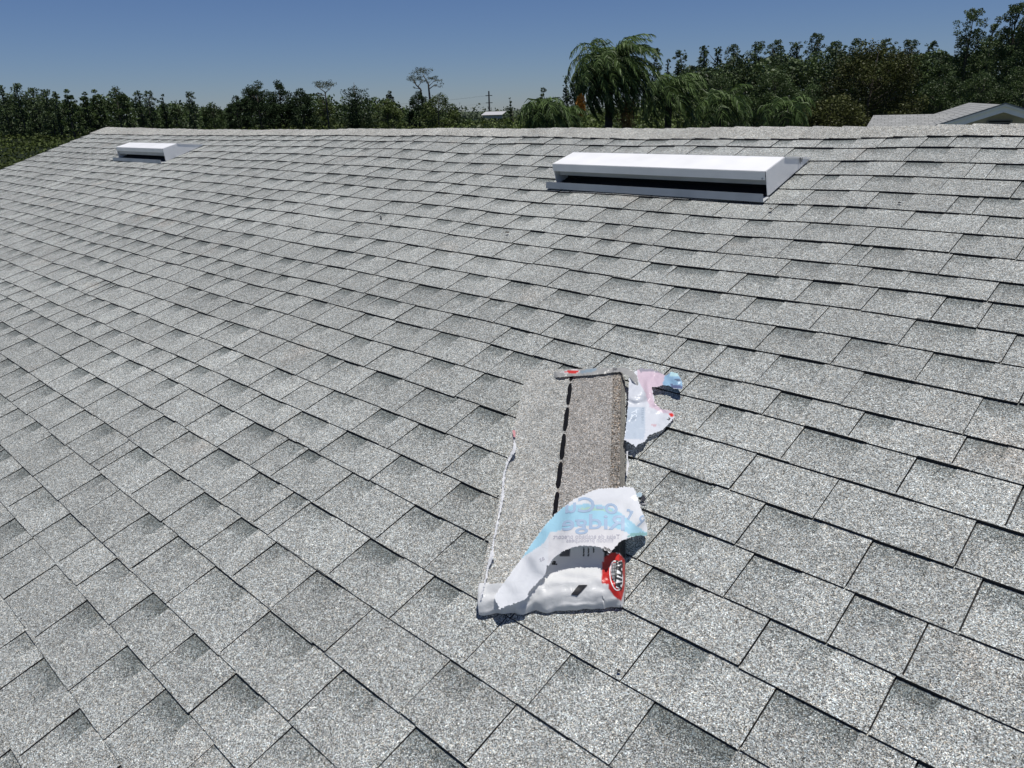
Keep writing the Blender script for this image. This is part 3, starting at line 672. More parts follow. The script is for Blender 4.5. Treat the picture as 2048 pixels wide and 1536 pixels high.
M_PRK = simple('black print', (.02, .02, .022), .45); M_PRW = simple('white print', (.78, .78, .78), .45); M_GREYP = simple('grey print', (.30, .31, .33), .5)
bf = BVH['wrapper_flap']
letters('o-Cu', 1165, 345, 205, C6, bf, M_PRB, flap, True, 0.02, 1.22, .00022, 3)
letters('r', 1530, 415, 190, C6, bf, M_PRB, flap, True, .5, 1.0, 0, 3)
letters('P', 1635, 490, 170, C6, bf, M_PRB, flap, True, .8, .7, 0, 3)
letters('Ridge', 1190, 505, 205, C6, bf, M_PRB, flap, True, .0, 1.36, .00020, 3)
letters('Tejas de acabado precort', 1120, 640, 62, C6, bf, M_PRG, flap, True, .0, 1.0, .00005, 1)
letters('finition precoupees', 1150, 676, 58, C6, bf, M_PRG, flap, True, .0, 1.0, .00005, 1)
letters('as', 690, 855, 62, C6, bf, M_PRG, flap, True, -.5, 1.0, 0, 1)
letters('nation', 1330, 765, 42, C6, bf, M_PRK, flap, True, .45, 1.0, 0, 1.5)
bs = BVH['sleeve']
for i_, (x, y0, y1) in enumerate(((1093, 745, 832), (1138, 740, 836), (1188, 735, 806))):
    letters('prefinished ridge'[:(17 if i_ < 2 else 10)], x, (y0+y1)/2, 20, C6, bs, M_PRK, sleeve, False, PI/2, .62, 0, 1.2)
letters('a.', 812, 888, 70, C6, bs, M_PRK, sleeve, False, .05, 1.2, 0, 3, shear=.3)
lay_poly('tape_mark', [[(1045, 1106), (1130, 1104), (1080, 1160), (1030, 1207), (970, 1196), (1010, 1150)]], C6, bs, M_PRK, sleeve, .002, 12)
# round emblem on the red patch
def ell(cx, cy, rx, ry, ang, n_=40, a0=0, a1=2*PI):
    return [(cx+rx*math.cos(t)*math.cos(ang)-ry*math.sin(t)*math.sin(ang), cy+rx*math.cos(t)*math.sin(ang)+ry*math.sin(t)*math.cos(ang)) for t in [a0+(a1-a0)*i/n_ for i in range(n_+(0 if a1-a0 > 6.2 else 1))]]
def ring(cx, cy, rx, ry, w_, ang, n_=40):
    A = ell(cx, cy, rx, ry, ang, n_); B = ell(cx, cy, rx-w_, ry-w_, ang, n_)
    return [[A[i], A[(i+1) % n_], B[(i+1) % n_], B[i]] for i in range(n_)]
ec = (1402, 1015, 62, 145, .0)
lay_poly('emblem_ring', ring(ec[0], ec[1], ec[2], ec[3], 10, -.12), C6, bs, M_PRW, sleeve, .0010)
lay_poly('emblem_globe', [ell(1392, 985, 38, 95, -.10, 30)], C6, bs, M_GREYP, sleeve, .0010)
GL = []
for f in (-.6, -.2, .2, .6):
    x = 1392+38*f; hh = 95*math.sqrt(1-f*f); GL.append([(x-3, 985-hh), (x+3, 985-hh), (x+3+hh*.1, 985+hh), (x-3+hh*.1, 985+hh)])
for f in (-.7, -.35, 0, .35, .7):
    y = 985+95*f; ww = 38*math.sqrt(1-f*f); GL.append([(1392-ww, y-3), (1392+ww, y-8), (1392+ww, y-2), (1392-ww, y+3)])
lay_poly('emblem_grid', GL, C6, bs, M_PRK, sleeve, .0014)
lay_poly('emblem_panel', [[(1402, 1130), (1398, 1060), (1424, 880), (1452, 868), (1456, 1000), (1450, 1148)]], C6, bs, M_PRW, sleeve, .0018)
letters('ATLAS', 1428, 1012, 74, C6, bs, M_PRK, sleeve, False, -PI/2+.04, 1.2, 0, 4, shear=.2, off=.0026)

# grey rolled band of film across the top end
BAND = [(100, 150), (140, 128), (230, 135), (330, 145), (430, 120), (500, 108), (640, 112), (780, 95), (900, 98), (1000, 95), (1110, 92), (1180, 100), (1235, 135), (1290, 190), (1305, 320), (1240, 255), (1190, 195), (1085, 142), (990, 150), (900, 165), (780, 178), (640, 188), (500, 196), (360, 208), (230, 216), (185, 232), (120, 205)]
def bandcol(x, y):
    c = np.tile(np.array([.40, .40, .385]), (len(x), 1))
    c[inpoly(x, y, [(330, 145), (560, 108), (620, 140), (560, 160), (430, 160)])] = (.74, .72, .72)
    c[inpoly(x, y, [(420, 145), (470, 122), (590, 128), (570, 152), (500, 168), (470, 155)])] = (.68, .05, .04)
    c[inpoly(x, y, [(590, 140), (700, 108), (800, 95), (800, 125), (720, 150), (620, 160)])] = (.30, .38, .44)
    c[inpoly(x, y, [(985, 95), (1050, 92), (1040, 130), (1000, 135)])] = (.16, .16, .16)
    c[inpoly(x, y, [(90, 120), (180, 140), (190, 240), (100, 210)])] = (.28, .28, .28)
    return c
bh = []
for x_, yt, yb in ((120, 140, 200), (230, 135, 216), (360, 140, 208), (500, 108, 196), (640, 112, 188), (780, 95, 178), (900, 98, 165), (1050, 93, 145), (1180, 100, 190), (1290, 200, 310)):
    e_ = .012 if x_ < 200 else (.040 if x_ < 300 else .056)
    bh += [(x_, yt, e_), (x_, (yt+yb)/2, e_+.012), (x_, yb, e_-.002)]
film('wrapper_band', BAND, bh, C7, bandcol, M_FILM, bundle, step=14, sig=40, crinkle=.004, cfreq=34, torn=2, seed=9)

# torn sheet hanging off the upper right corner
SHEET = [(1192, 225), (1240, 150), (1290, 120), (1340, 100), (1400, 112), (1450, 100), (1520, 130), (1590, 165), (1650, 185), (1700, 145), (1780, 165), (1822, 235), (1840, 310), (1830, 352), (1740, 348), (1690, 312), (1600, 302), (1530, 322), (1468, 328), (1480, 400), (1500, 470), (1495, 512), (1545, 560), (1570, 590), (1660, 602), (1705, 612), (1738, 655), (1735, 690), (1690, 755), (1640, 800), (1580, 852), (1500, 880), (1430, 908), (1405, 960), (1380, 985), (1320, 1010), (1290, 1030), (1275, 1052), (1255, 1020), (1220, 1012), (1180, 985), (1133, 962), (1150, 850), (1160, 750), (1170, 650), (1180, 560), (1188, 380)]
SH = [(1195, 230, .054), (1185, 400, .050), (1172, 650, .047), (1150, 850, .045), (1140, 950, .045), (1290, 130, .056), (1400, 120, .040), (1520, 150, .028), (1600, 200, .034), (1700, 160, .045), (1800, 210, .048), (1830, 330, .040), (1700, 310, .036), (1600, 290, .03), (1480, 330, .028), (1490, 480, .024), (1560, 600, .020), (1700, 640, .022), (1690, 740, .020), (1580, 840, .020), (1430, 900, .024), (1380, 980, .032), (1275, 1040, .042), (1300, 300, .058), (1300, 560, .038), (1300, 800, .034), (1420, 620, .022), (1300, 430, .050)]
def shcol(x, y):
    c = np.tile(np.array([.76, .79, .84]), (len(x), 1))
    c[inpoly(x, y, [(1290, 90), (1650, 160), (1650, 320), (1470, 330), (1500, 520), (1740, 600), (1740, 640), (1600, 640), (1440, 560), (1380, 380), (1290, 200)])] = (.74, .60, .68)
    c[inpoly(x, y, [(1290, 90), (1620, 110), (1640, 180), (1450, 130), (1330, 150)])] = (.36, .34, .40)
    c[inpoly(x, y, [(1640, 160), (1700, 130), (1850, 160), (1850, 360), (1600, 320), (1600, 270)])] = (.33, .53, .72)
    c[inpoly(x, y, [(1690, 130), (1790, 150), (1800, 200), (1680, 200)])] = (.55, .80, .84)
    c[inpoly(x, y, [(1690, 290), (1850, 310), (1850, 345), (1700, 340)])] = (.14, .17, .30)
    c[inpoly(x, y, [(1740, 235), (1800, 228), (1820, 250), (1760, 252)])] = (.12, .16, .24)
    c[inpoly(x, y, [(1178, 560), (1390, 575), (1385, 880), (1370, 960), (1140, 950)])] = (.58, .66, .75)
    c[inpoly(x, y, [(1665, 650), (1700, 640), (1740, 655), (1735, 685), (1690, 685)])] = (.75, .05, .04)
    c[inpoly(x, y, [(1465, 780), (1500, 765), (1530, 785), (1500, 808)])] = (.72, .52, .56)
    return c
sheet_ = film('wrapper_sheet', SHEET, SH, C7, shcol, M_FILM, bundle, step=17, sig=55, crinkle=.0060, cfreq=16, torn=3.5, seed=12, crease=.0022)
bw = BVH['wrapper_sheet']
M_PRL = simple('pale print', (.70, .76, .82), .5); M_PRM = simple('mid blue print', (.42, .50, .58), .5)
letters('27', 1250, 650, 90, C7, bw, M_PRL, sheet_, True, PI/2, 1, 0, 1)
letters('UNITED', 1355, 670, 44, C7, bw, M_PRM, sheet_, True, PI/2, 1.2, 0, 0)
letters('K', 1672, 712, 46, C7, bw, M_PRK, sheet_, True, .6, 1, 0, 2)

# thin torn strips left along both long edges and small scraps
def strip(pts, ws, hs, crop, seed, col=(.78, .79, .81), name='torn_strip', tr=.9):
    L_ = [(x-w_/2, y) for (x, y), w_ in zip(pts, ws)]; R_ = [(x+w_/2, y) for (x, y), w_ in zip(pts, ws)]
    ct = []
    for (x, y), w_, hh in zip(pts, ws, hs): ct += [(x-w_/2, y, hh+.003), (x+w_/2, y, hh+.010)]
    return film(name, (L_+R_[::-1])[::-1], ct, crop, flat(col), M_FILM, bundle, step=6, sig=16, crinkle=.002*tr, cfreq=60, torn=tr, seed=seed)
strip([(296, 488), (300, 520), (298, 548), (284, 575), (266, 605), (250, 650), (240, 700), (236, 750), (236, 795), (228, 840), (220, 880), (208, 930), (198, 985), (186, 1040), (178, 1095), (176, 1125), (164, 1160), (152, 1195), (146, 1240), (132, 1290), (120, 1345), (114, 1370)],
      [4, 13, 22, 18, 8, 8, 14, 7, 17, 15, 10, 6, 13, 7, 8, 27, 20, 8, 12, 5, 6, 3],
      [.05, .058, .064, .062, .055, .053, .052, .052, .056, .054, .052, .052, .052, .052, .052, .064, .056, .053, .052, .05, .045, .04], C5, 21, tr=2.3)
strip([(294, 440), (297, 455), (299, 478)], [12, 16, 8], [.054, .056, .054], C5, 22, (.72, .35, .36))
strip([(918, 556), (917, 590), (922, 625), (917, 660), (914, 690)], [8, 6, 14, 8, 4], [.04, .035, .03, .03, .03], C5, 23)
film('wrapper_scrap', [(968, 780), (990, 778), (1003, 790), (985, 812), (970, 800)], [(985, 795, .03)], C5, flat((.45, .58, .66)), M_FILM, bundle, step=7, sig=20, crinkle=.004, seed=24)
film('wrapper_scrap', [(980, 812), (1003, 790), (1020, 812), (1018, 826), (985, 830)], [(1000, 812, .022)], C5, flat((.05, .05, .06)), M_FILM, bundle, step=7, sig=20, crinkle=.004, seed=25)
film('wrapper_scrap', [(985, 842), (1025, 838), (1000, 850)], [(1000, 842, .014)], C5, flat((.5, .5, .52)), M_FILM, bundle, step=7, sig=20, crinkle=.003, seed=26)

# ------------------------------------------------------------------ small litter on the shingles
def twig(px, py, ln, r_, ang, name, label, cat):
    c = roof_pt(px, py, .012); d = np.array([math.cos(ang), -math.sin(ang)*CT, -math.sin(ang)*ST])
    bm = bmesh.new(); tube(bm, [tuple(-d*ln/2), tuple(d*ln*.1+NRM*.003), tuple(d*ln/2)], [r_, r_*1.1, r_*.5], 6)
    o = bm_obj(name, bm, M_SMEAR, smooth=True); o.location = c; tag(o, label, cat); return o
M_LEAF = simple('dry leaf', (.07, .05, .035), .8, var=.4, scale=80)
twig(762, 435, .045, .004, .5, 'twig', 'short dark twig lying on the shingles left of the large vent', 'twig')
def pebble(px, py, r_, name, label, cat, mat):
    c = roof_pt(px, py, .010+r_*.5); bm = bmesh.new(); bmesh.ops.create_icosphere(bm, subdivisions=2, radius=r_)
    rr = random.Random(int(px))
    for v in bm.verts: v.co *= 1+rr.uniform(-.25, .25); v.co.z *= .6
    o = bm_obj(name, bm, mat); o.location = c; tag(o, label, cat)
pebble(1799, 405, .006, 'pebble', 'small black pebble on the upper right shingles, right of the large vent', 'pebble', M_SMEAR)
pebble(1238, 1341, .0036, 'pebble', 'tiny black pebble on the shingles just below the wrapped end of the bundle', 'pebble', M_SMEAR)
pebble(471, 979, .003, 'pebble', 'tiny black speck of gravel in the lower left of the roof', 'pebble', M_SMEAR)
def leaf(px, py, r_, label):
    c = roof_pt(px, py, .013); bm = bmesh.new(); rr = random.Random(int(px)); cv = bm.verts.new((0, 0, .004)); ring_ = []
    for i in range(10):
        t = 2*PI*i/10; q_ = r_*(1+rr.uniform(-.35, .35)); v = np.array([math.cos(t)*q_*1.6, -math.sin(t)*q_*CT, -math.sin(t)*q_*ST])+NRM*rr.uniform(0, .004); ring_.append(bm.verts.new(tuple(v)))
    for i in range(10): bm.faces.new((cv, ring_[i], ring_[(i+1) % 10]))
    bmesh.ops.solidify(bm, geom=bm.faces[:], thickness=.001)
    o = bm_obj('dry_leaf', bm, M_LEAF); o.location = c; tag(o, label, 'leaf')
leaf(1015, 465, .008, 'curled brown dry leaf on the shingles below and left of the large vent')
leaf(1542, 418, .006, 'dark dry leaf scrap just below the right end of the large vent')

# ------------------------------------------------------------------ setting: ground
bm = bmesh.new(); bmesh.ops.create_grid(bm, x_segments=2, y_segments=2, size=2500)
g = bm_obj('ground', bm, M_GRASS); g.location = (0, 0, GZ); tag(g, kind='structure')

# ------------------------------------------------------------------ vegetation
ng = np.random.default_rng(5)
LM = {'cyp': leaf_mat('cypress foliage', (.062, .098, .040), var=.6), 'oak': leaf_mat('oak foliage', (.052, .086, .028), var=.6), 'dark': leaf_mat('dark evergreen foliage', (.030, .052, .024), .7, .1, var=.5),
      'yel': leaf_mat('yellow green foliage', (.082, .118, .032), var=.5), 'pine': leaf_mat('pine needles', (.070, .085, .040), var=.5), 'mag': leaf_mat('magnolia leaves', (.052, .064, .020), .5, .15, .06, var=.75),
      'grove': leaf_mat('citrus leaves', (.054, .078, .020), .6, .15, .12, var=.75), 'palm': leaf_mat('palm leaflets', (.078, .128, .044), .5, .2, .2, var=.55), 'orange': leaf_mat('palm fruit', (.50, .22, .03), var=.4),
      'dead': leaf_mat('dead frond', (.20, .12, .04), var=.4), 'grey': leaf_mat('far foliage', (.065, .086, .055), var=.4)}
def leaves(C, size, tone_, flat_=.35, aspect=.6):
    n = len(C); d = ng.normal(size=(n, 3)); d[:, 2] *= (1-flat_); d /= np.linalg.norm(d, axis=1)[:, None]
    r_ = ng.normal(size=(n, 3)); b = np.cross(d, r_); b /= np.linalg.norm(b, axis=1)[:, None]
    size = np.asarray(size).reshape(-1, 1) if np.ndim(size) else size
    a = d*size*.5*ng.uniform(.7, 1.3, (n, 1)); b = b*size*.5*aspect*ng.uniform(.7, 1.3, (n, 1))
    V = np.stack([C-a, C+b-a*.1, C+a, C-b-a*.1], 1).reshape(-1, 3); Fc = np.arange(4*n).reshape(n, 4)
    return V, Fc, tone_
def clump_pts(centers, radii, n, shell=.55, flat_=.7):
    k = len(centers); w_ = radii**2; idx = ng.choice(k, n, p=w_/w_.sum())
    d = ng.normal(size=(n, 3)); d /= np.linalg.norm(d, axis=1)[:, None]; rr = (shell+(1-shell)*ng.random(n)**.7)*(1+.12*ng.normal(size=n))
    d = d*rr[:, None]*radii[idx][:, None]; d[:, 2] *= flat_
    return centers[idx]+d, idx
def cyp_spec(H, W, rs):
    c = []; r_ = []; n = int(80+H*3); lean = rs.normal()*.05*W; ph = rs.uniform(0, 6); W = W*1.35
    for i in range(n):
        f = .10+.90*(i+rs.uniform(0, .9))/n; t = i*2.4+rs.uniform(-.9, .9)
        prof = math.sqrt(max(.05, 1-max(0, (f-.45)/.60)**2))*(.86+.17*math.sin(f*15+ph)+rs.uniform(-.12, .12))
        q_ = W*.5*prof*rs.uniform(.2, .92); cr_ = W*rs.uniform(.045, .13)*(1-.25*f)
        c.append((q_*math.cos(t)+lean*f, q_*math.sin(t), min(H*f, H-cr_*.6))); r_.append(cr_)
    for k in range(4): c.append((rs.normal()*W*.05*(k+.5)+lean, 0, H-W*.055*(k+.8))); r_.append(W*.055)
    return np.array(c, float), np.array(r_, float)
def crown_spec(kind, H, W, rs):
    # clump centres in local metres; base at z=0, top at H, width W
    c = []; r_ = []
    if kind == 'cyp':
        return cyp_spec(H, W, rs)
        nl = 6; z0 = .3
        for i in range(nl):
            f = i/(nl-1); z = H*(z0+(1-z0)*f)
            rad = W*.5*(1.0-.55*f**1.6)*rs.uniform(.55, 1.1)
            for j in range(rs.integers(3, 5)):
                t = rs.uniform(0, 2*PI); q_ = rad*rs.uniform(.25, .85); cr_ = W*rs.uniform(.10, .19)
                c.append((q_*math.cos(t), q_*math.sin(t), z-cr_*.5)); r_.append(cr_)
        c.append((0, 0, H-W*.10)); r_.append(W*.13)
    elif kind in ('oak', 'yel', 'mag'):
        n = 60 if kind != 'mag' else 80
        for i in range(n):
            t = rs.uniform(0, 2*PI); f = rs.uniform(.05, 1); z = H*(.30+.62*f); prof = math.sqrt(max(0, 1-((f-.35)/.68)**2)) if f > .35 else .85+.4*f
            q_ = W*.5*prof*rs.uniform(.55, .88); cr_ = W*rs.uniform(.055, .14)
            c.append((q_*math.cos(t), q_*math.sin(t), min(z, H-cr_*.75))); r_.append(cr_)
        c.append((rs.uniform(-.1, .1)*W, 0, H-W*.10)); r_.append(W*.13)
    elif kind == 'dark':
        for i in range(9):
            t = rs.uniform(0, 2*PI); q_ = W*.5*rs.uniform(.1, .8); hh = H*(1-.45*(q_/(W*.5))**1.2)*rs.uniform(.9, 1)
            for f in np.linspace(.25, 1, 9):
                cr_ = W*(.17-.13*f**1.5)*rs.uniform(.8, 1.2); c.append((q_*math.cos(t)+rs.normal()*W*.02, q_*math.sin(t), hh*f-cr_*.6)); r_.append(cr_)
    elif kind == 'cone':
        for f in np.linspace(.2, 1, 16):
            cr_ = W*(.34-.26*f)*rs.uniform(.8, 1.2); t = rs.uniform(0, 2*PI); c.append((math.cos(t)*cr_*.5, math.sin(t)*cr_*.5, H*f-cr_*.6)); r_.append(cr_)
    return np.array(c, float), np.array(r_, float)
KMAT = {'cyp': 'cyp', 'oak': 'oak', 'yel': 'yel', 'mag': 'mag', 'dark': 'dark', 'cone': 'dark'}
def tree(name, label, px, py, wpx, D, kind, group=None, mat=None, dens=1.0, cat='tree'):
    ztop = zof(px, py, D); H = ztop-GZ; W = wpx/F*D; base = gpt(px, D, GZ)
    rs = np.random.default_rng(int(px*7+py)); t = empty(name, base); tag(t, label, cat, group)
    c, r_ = crown_spec(kind, H, W, rs)
    # crowded crowns hide their low parts behind the ridge: no leaves below what a step aside could show
    px_m = D/(F/2)                            # metres per picture pixel at that distance
    area = (wpx/2)*(W and (H*.7/px_m))
    n = int(min(32000, max(900, area*4.2*dens))); lsz = max(px_m*1.35, .07)
    P, idx = clump_pts(c, r_, n, .45 if kind != 'mag' else .6, .72)
    nd = int(n*.25)                            # a sparse fill through the middle
    z = rs.uniform(.35, .85, nd)*H; q_ = W*.30*np.sqrt(rs.random(nd)); th_ = rs.uniform(0, 2*PI, nd)
    P = np.concatenate([P, np.stack([q_*np.cos(th_), q_*np.sin(th_), z], 1)]) if kind not in ('pine',) else P
    ct = rs.uniform(0, 1, len(c)); tn = np.concatenate([ct[idx], rs.uniform(0, .5, len(P)-n)])*.55+rs.uniform(0, .45, len(P))
    Vv, Fc, tn = leaves(P, lsz*(1.25 if kind == 'mag' else 1), tn)
    mesh_np('crown', Vv, Fc, LM[mat or KMAT[kind]], t, tone=tn)
    bm = bmesh.new(); tr = max(.10, H*.014)
    tube(bm, [(0, 0, 0), (rs.normal()*.08, rs.normal()*.08, H*.3), (rs.normal()*.15, rs.normal()*.15, H*.6), (0, 0, H*.93)], [tr*1.3, tr, tr*.65, tr*.15], 7)
    for j in rs.choice(len(c), min(len(c), 14), replace=False):
        z0 = max(H*.22, c[j][2]-H*.12); tube(bm, [(0, 0, z0), tuple(np.array([c[j][0]*.55, c[j][1]*.55, (z0+c[j][2])*.5])), tuple(c[j])], [tr*.4, tr*.28, tr*.1], 5)
    bm_obj('trunk', bm, M_BARK, t, True)
    return t

# citrus-like grove: a continuous canopy nobody could count
def canopy_z(x, y):
    return -1.45+.32*np.sin(x*1.35+.6*np.sin(y*.7))*np.sin(y*1.25+.5*np.sin(x*.5))+.18*np.sin(x*3.3+y*1.1)*np.sin(y*2.9-x*.8)+.20*np.sin(x*.21+y*.13)
n = 150000
pxs = ng.uniform(-300, 1420, n); Ds = 14/(1-ng.random(n)*(1-14/150.)); 
dd = np.array([ray(p, 225.0)[:2] for p in (-300, 1420)])
RY = fw[None]+((pxs-1024)/F)[:, None]*rt[None]-((225-768)/F)*up[None]
hn = np.hypot(RY[:, 0], RY[:, 1]); gx = CAM[0]+RY[:, 0]/hn*Ds; gy = CAM[1]+RY[:, 1]/hn*Ds
keep = ~((gx > UL-2.0) & (gx < UR+6) & (gy < 9)); gx, gy, Ds = gx[keep], gy[keep], Ds[keep]
gz = canopy_z(gx, gy)-np.abs(ng.normal(0, .13, len(gx)))+ng.uniform(0, .1, len(gx))
Vv, Fc, tn = leaves(np.stack([gx, gy, gz], 1), np.maximum(.10, Ds*.0030), ng.uniform(0, .5, len(gx))+.5*(.5+.5*np.sin(gx*1.7)*np.sin(gy*1.3)), .2)
base_g = None
grove = mesh_np('grove', Vv, Fc, LM['grove'], None, tone=tn)
tag(grove, kind='stuff', label='low dense dark green grove canopy spreading behind the ridge at left')
# canopy underlayer inside the same object
nu, nv = 150, 110
uu, vv = np.meshgrid(np.linspace(0, 1, nu), np.linspace(0, 1, nv), indexing='ij')
pu = -500+uu*2000; D2 = 13.5*(160/13.5)**vv
RY = fw[None, None]+((pu-1024)/F)[..., None]*rt-((225-768)/F)*up
hn = np.hypot(RY[..., 0], RY[..., 1]); xx = CAM[0]+RY[..., 0]/hn*D2; yy = CAM[1]+RY[..., 1]/hn*D2
zz_ = canopy_z(xx, yy)-.42; inside = (xx > UL-2.0) & (xx < UR+6) & (yy < 9)
idx = np.arange(nu*nv).reshape(nu, nv); Fq = np.stack([idx[:-1, :-1], idx[1:, :-1], idx[1:, 1:], idx[:-1, 1:]], -1).reshape(-1, 4)
fin = inside.ravel()[Fq].any(1); Fq = Fq[~fin]
under = mesh_np('under_tmp', np.stack([xx, yy, zz_], -1).reshape(-1, 3), Fq, LM['dark'], None, tone=np.zeros(len(Fq)))
bmj = bmesh.new(); bmj.from_mesh(grove.data); bmj.from_mesh(under.data); bmj.to_mesh(grove.data); bmj.free(); bpy.data.objects.remove(under)

def mass(name, label, px0, px1, D0, D1, topf, n, mat, size, zb=GZ+1.5, lump=3.0):
    pxs = ng.uniform(px0, px1, n); Ds = ng.uniform(D0, D1, n)
    RY = fw[None]+((pxs-1024)/F)[:, None]*rt[None]-((225-768)/F)*up[None]; hn = np.hypot(RY[:, 0], RY[:, 1])
    x = CAM[0]+RY[:, 0]/hn*Ds; y = CAM[1]+RY[:, 1]/hn*Ds
    zt = np.array([zof(p, topf(p), (D0+D1)/2) for p in pxs])
    zt = zt-1.2*lump*.35*(1-np.abs(np.sin(x/lump*1.7)*np.sin(y/lump*1.3+x/lump*.6)))-.4*np.abs(np.sin(x*1.1+y*.7))*lump*.2
    z = zt-(zt-zb)*ng.random(n)**1.6
    Vv, Fc, tn = leaves(np.stack([x, y, z], 1), size*ng.uniform(.7, 1.3, n), np.clip(.5+.5*np.sin(x*1.1)*np.sin(y*.9+z*.8)+ng.uniform(-.3, .3, n), 0, 1))
    o = mesh_np(name, Vv, Fc, LM[mat], None, tone=tn); tag(o, label, kind='stuff'); return o
mass('far_wood', 'low far wood along the horizon', -200, 2300, 210, 260, lambda p: np.interp(p, [-200, 0, 400, 900, 1010, 1200, 2300], [222, 214, 204, 205, 208, 205, 150]), 26000, 'grey', .75, lump=9)
mass('left_wood', 'mixed wood behind the grove at the left', -300, 980, 112, 135, lambda p: np.interp(p, [-300, 0, 120, 240, 330, 400, 480, 640, 760, 850, 915, 980], [183, 184, 190, 188, 196, 206, 192, 184, 193, 208, 226, 236]), 45000, 'oak', .40, lump=4)
mass('right_wood', 'dense wood behind the palms and the neighbour house at the right', 1290, 2500, 88, 100, lambda p: np.interp(p, [1290, 1340, 1400, 1480, 1600, 1850, 1880, 1960, 2048, 2500], [168, 146, 122, 106, 100, 101, 98, 72, 46, 30]), 90000, 'cyp', .34, lump=4)
mass('shrub_belt', 'shrubs and low growth between the far oaks and the queen palm', 900, 1420, 44, 60, lambda p: np.interp(p, [900, 960, 1020, 1060, 1120, 1160, 1290, 1420], [243, 236, 232, 218, 214, 212, 190, 185]), 16000, 'yel', .20, zb=GZ+2, lump=2)

GL_ = 'trees standing behind the grove at the left'
for a in [
    ('cypress_tree', 'pale feathery tree at the very left edge of the treeline', 12, 170, 46, 106, 'cyp'),
    ('cypress_tree', 'thin crowned tall tree second from the left edge, its tip above its neighbours', 44, 166, 34, 104, 'cyp'),
    ('cypress_tree', 'feathery tree with a flat split top, third from the left edge', 75, 175, 42, 106, 'cyp'),
    ('cypress_tree', 'leaning topped tree left of the small gap in the left treeline', 98, 178, 38, 102, 'cyp'),
    ('pine_tree', 'slim pale tree just before the dark pointed tree in the left treeline', 118, 183, 24, 100, 'cyp'),
    ('broad_tree', 'dark pointed bushy tree rising beyond the left corner of the ridge', 143, 178, 36, 96, 'oak'),
    ('broad_tree', 'dark low bushy tree right behind the left end of the ridge', 176, 183, 34, 98, 'oak'),
    ('broad_tree', 'slender dark tree with a tilted tip above the left end of the ridge', 198, 178, 32, 100, 'oak'),
    ('broad_tree', 'tallest bushy tree directly above the far roof vent', 240, 171, 54, 96, 'oak'),
    ('cypress_tree', 'left one of the twin tipped trees right of the far roof vent', 283, 181, 26, 100, 'cyp'),
    ('cypress_tree', 'right one of the twin tipped trees right of the far roof vent', 302, 181, 30, 102, 'cyp'),
    ('conical_tree', 'cone shaped tree ending the left row before the low gap', 330, 188, 32, 98, 'cone'),
    ('broad_tree', 'low dark round tree below the slim tree in the low gap', 352, 206, 34, 96, 'oak'),
    ('slim_tree', 'slim tall tree standing alone in the low gap with a small tufted crown', 384, 182, 24, 104, 'cyp'),
    ('broad_tree', 'low green tree right of the slim lone tree', 425, 203, 52, 106, 'oak'),
]: tree(*a[:6], a[6], GL_)
for a in [
    ('oak_tree', 'left shoulder of the big dark oak clump, lower than the rest', 476, 190, 50, 98, 'oak', 'dark'),
    ('oak_tree', 'big dark oak with two upright tips left of the umbrella pine', 520, 160, 78, 96, 'oak', 'dark'),
    ('oak_tree', 'broad dark oak with a ragged flat top in the middle of the dark clump', 562, 159, 62, 99, 'oak', 'dark'),
    ('oak_tree', 'dark oak sloping down on the right side of the dark clump', 602, 175, 70, 97, 'oak', 'dark'),
    ('broad_tree', 'pale green tree under the small umbrella pine', 648, 192, 46, 102, 'oak', 'yel'),
    ('juniper_tree', 'nearly black tree with several pointed spires left of the tall crooked pine', 713, 153, 88, 88, 'dark', None),
    ('broad_tree', 'small tree with a greyish top right of the spired dark tree', 781, 181, 30, 110, 'oak', 'grey'),
    ('broad_tree', 'round yellow green tree between the spired tree and the crooked pine', 775, 195, 64, 84, 'yel', None),
    ('oak_tree', 'dark domed oak right under the tall crooked pine', 838, 181, 54, 90, 'oak', 'dark'),
    ('broad_tree', 'large yellow green oak right of the crooked pine', 878, 184, 78, 80, 'yel', None),
    ('broad_tree', 'low dark shrub like tree at the right foot of the yellow green oak', 908, 206, 30, 82, 'oak', None),
    ('conical_tree', 'small dark upright tree right of the white distant building', 1021, 195, 24, 70, 'cone', 'oak'),
    ('round_tree', 'dark round topped tree standing alone left of the queen palm', 1087, 175, 46, 58, 'oak', None),
    ('cypress_tree', 'thin bare cypress close behind the left side of the queen palm', 1132, 151, 20, 88, 'cyp', None),
    ('broad_tree', 'rounded green tree between the thin cypress and the queen palm', 1152, 150, 40, 86, 'oak', None),
]: tree(*a[:6], a[6], None, a[7])
GR = 'cypresses of the forest edge at the right'
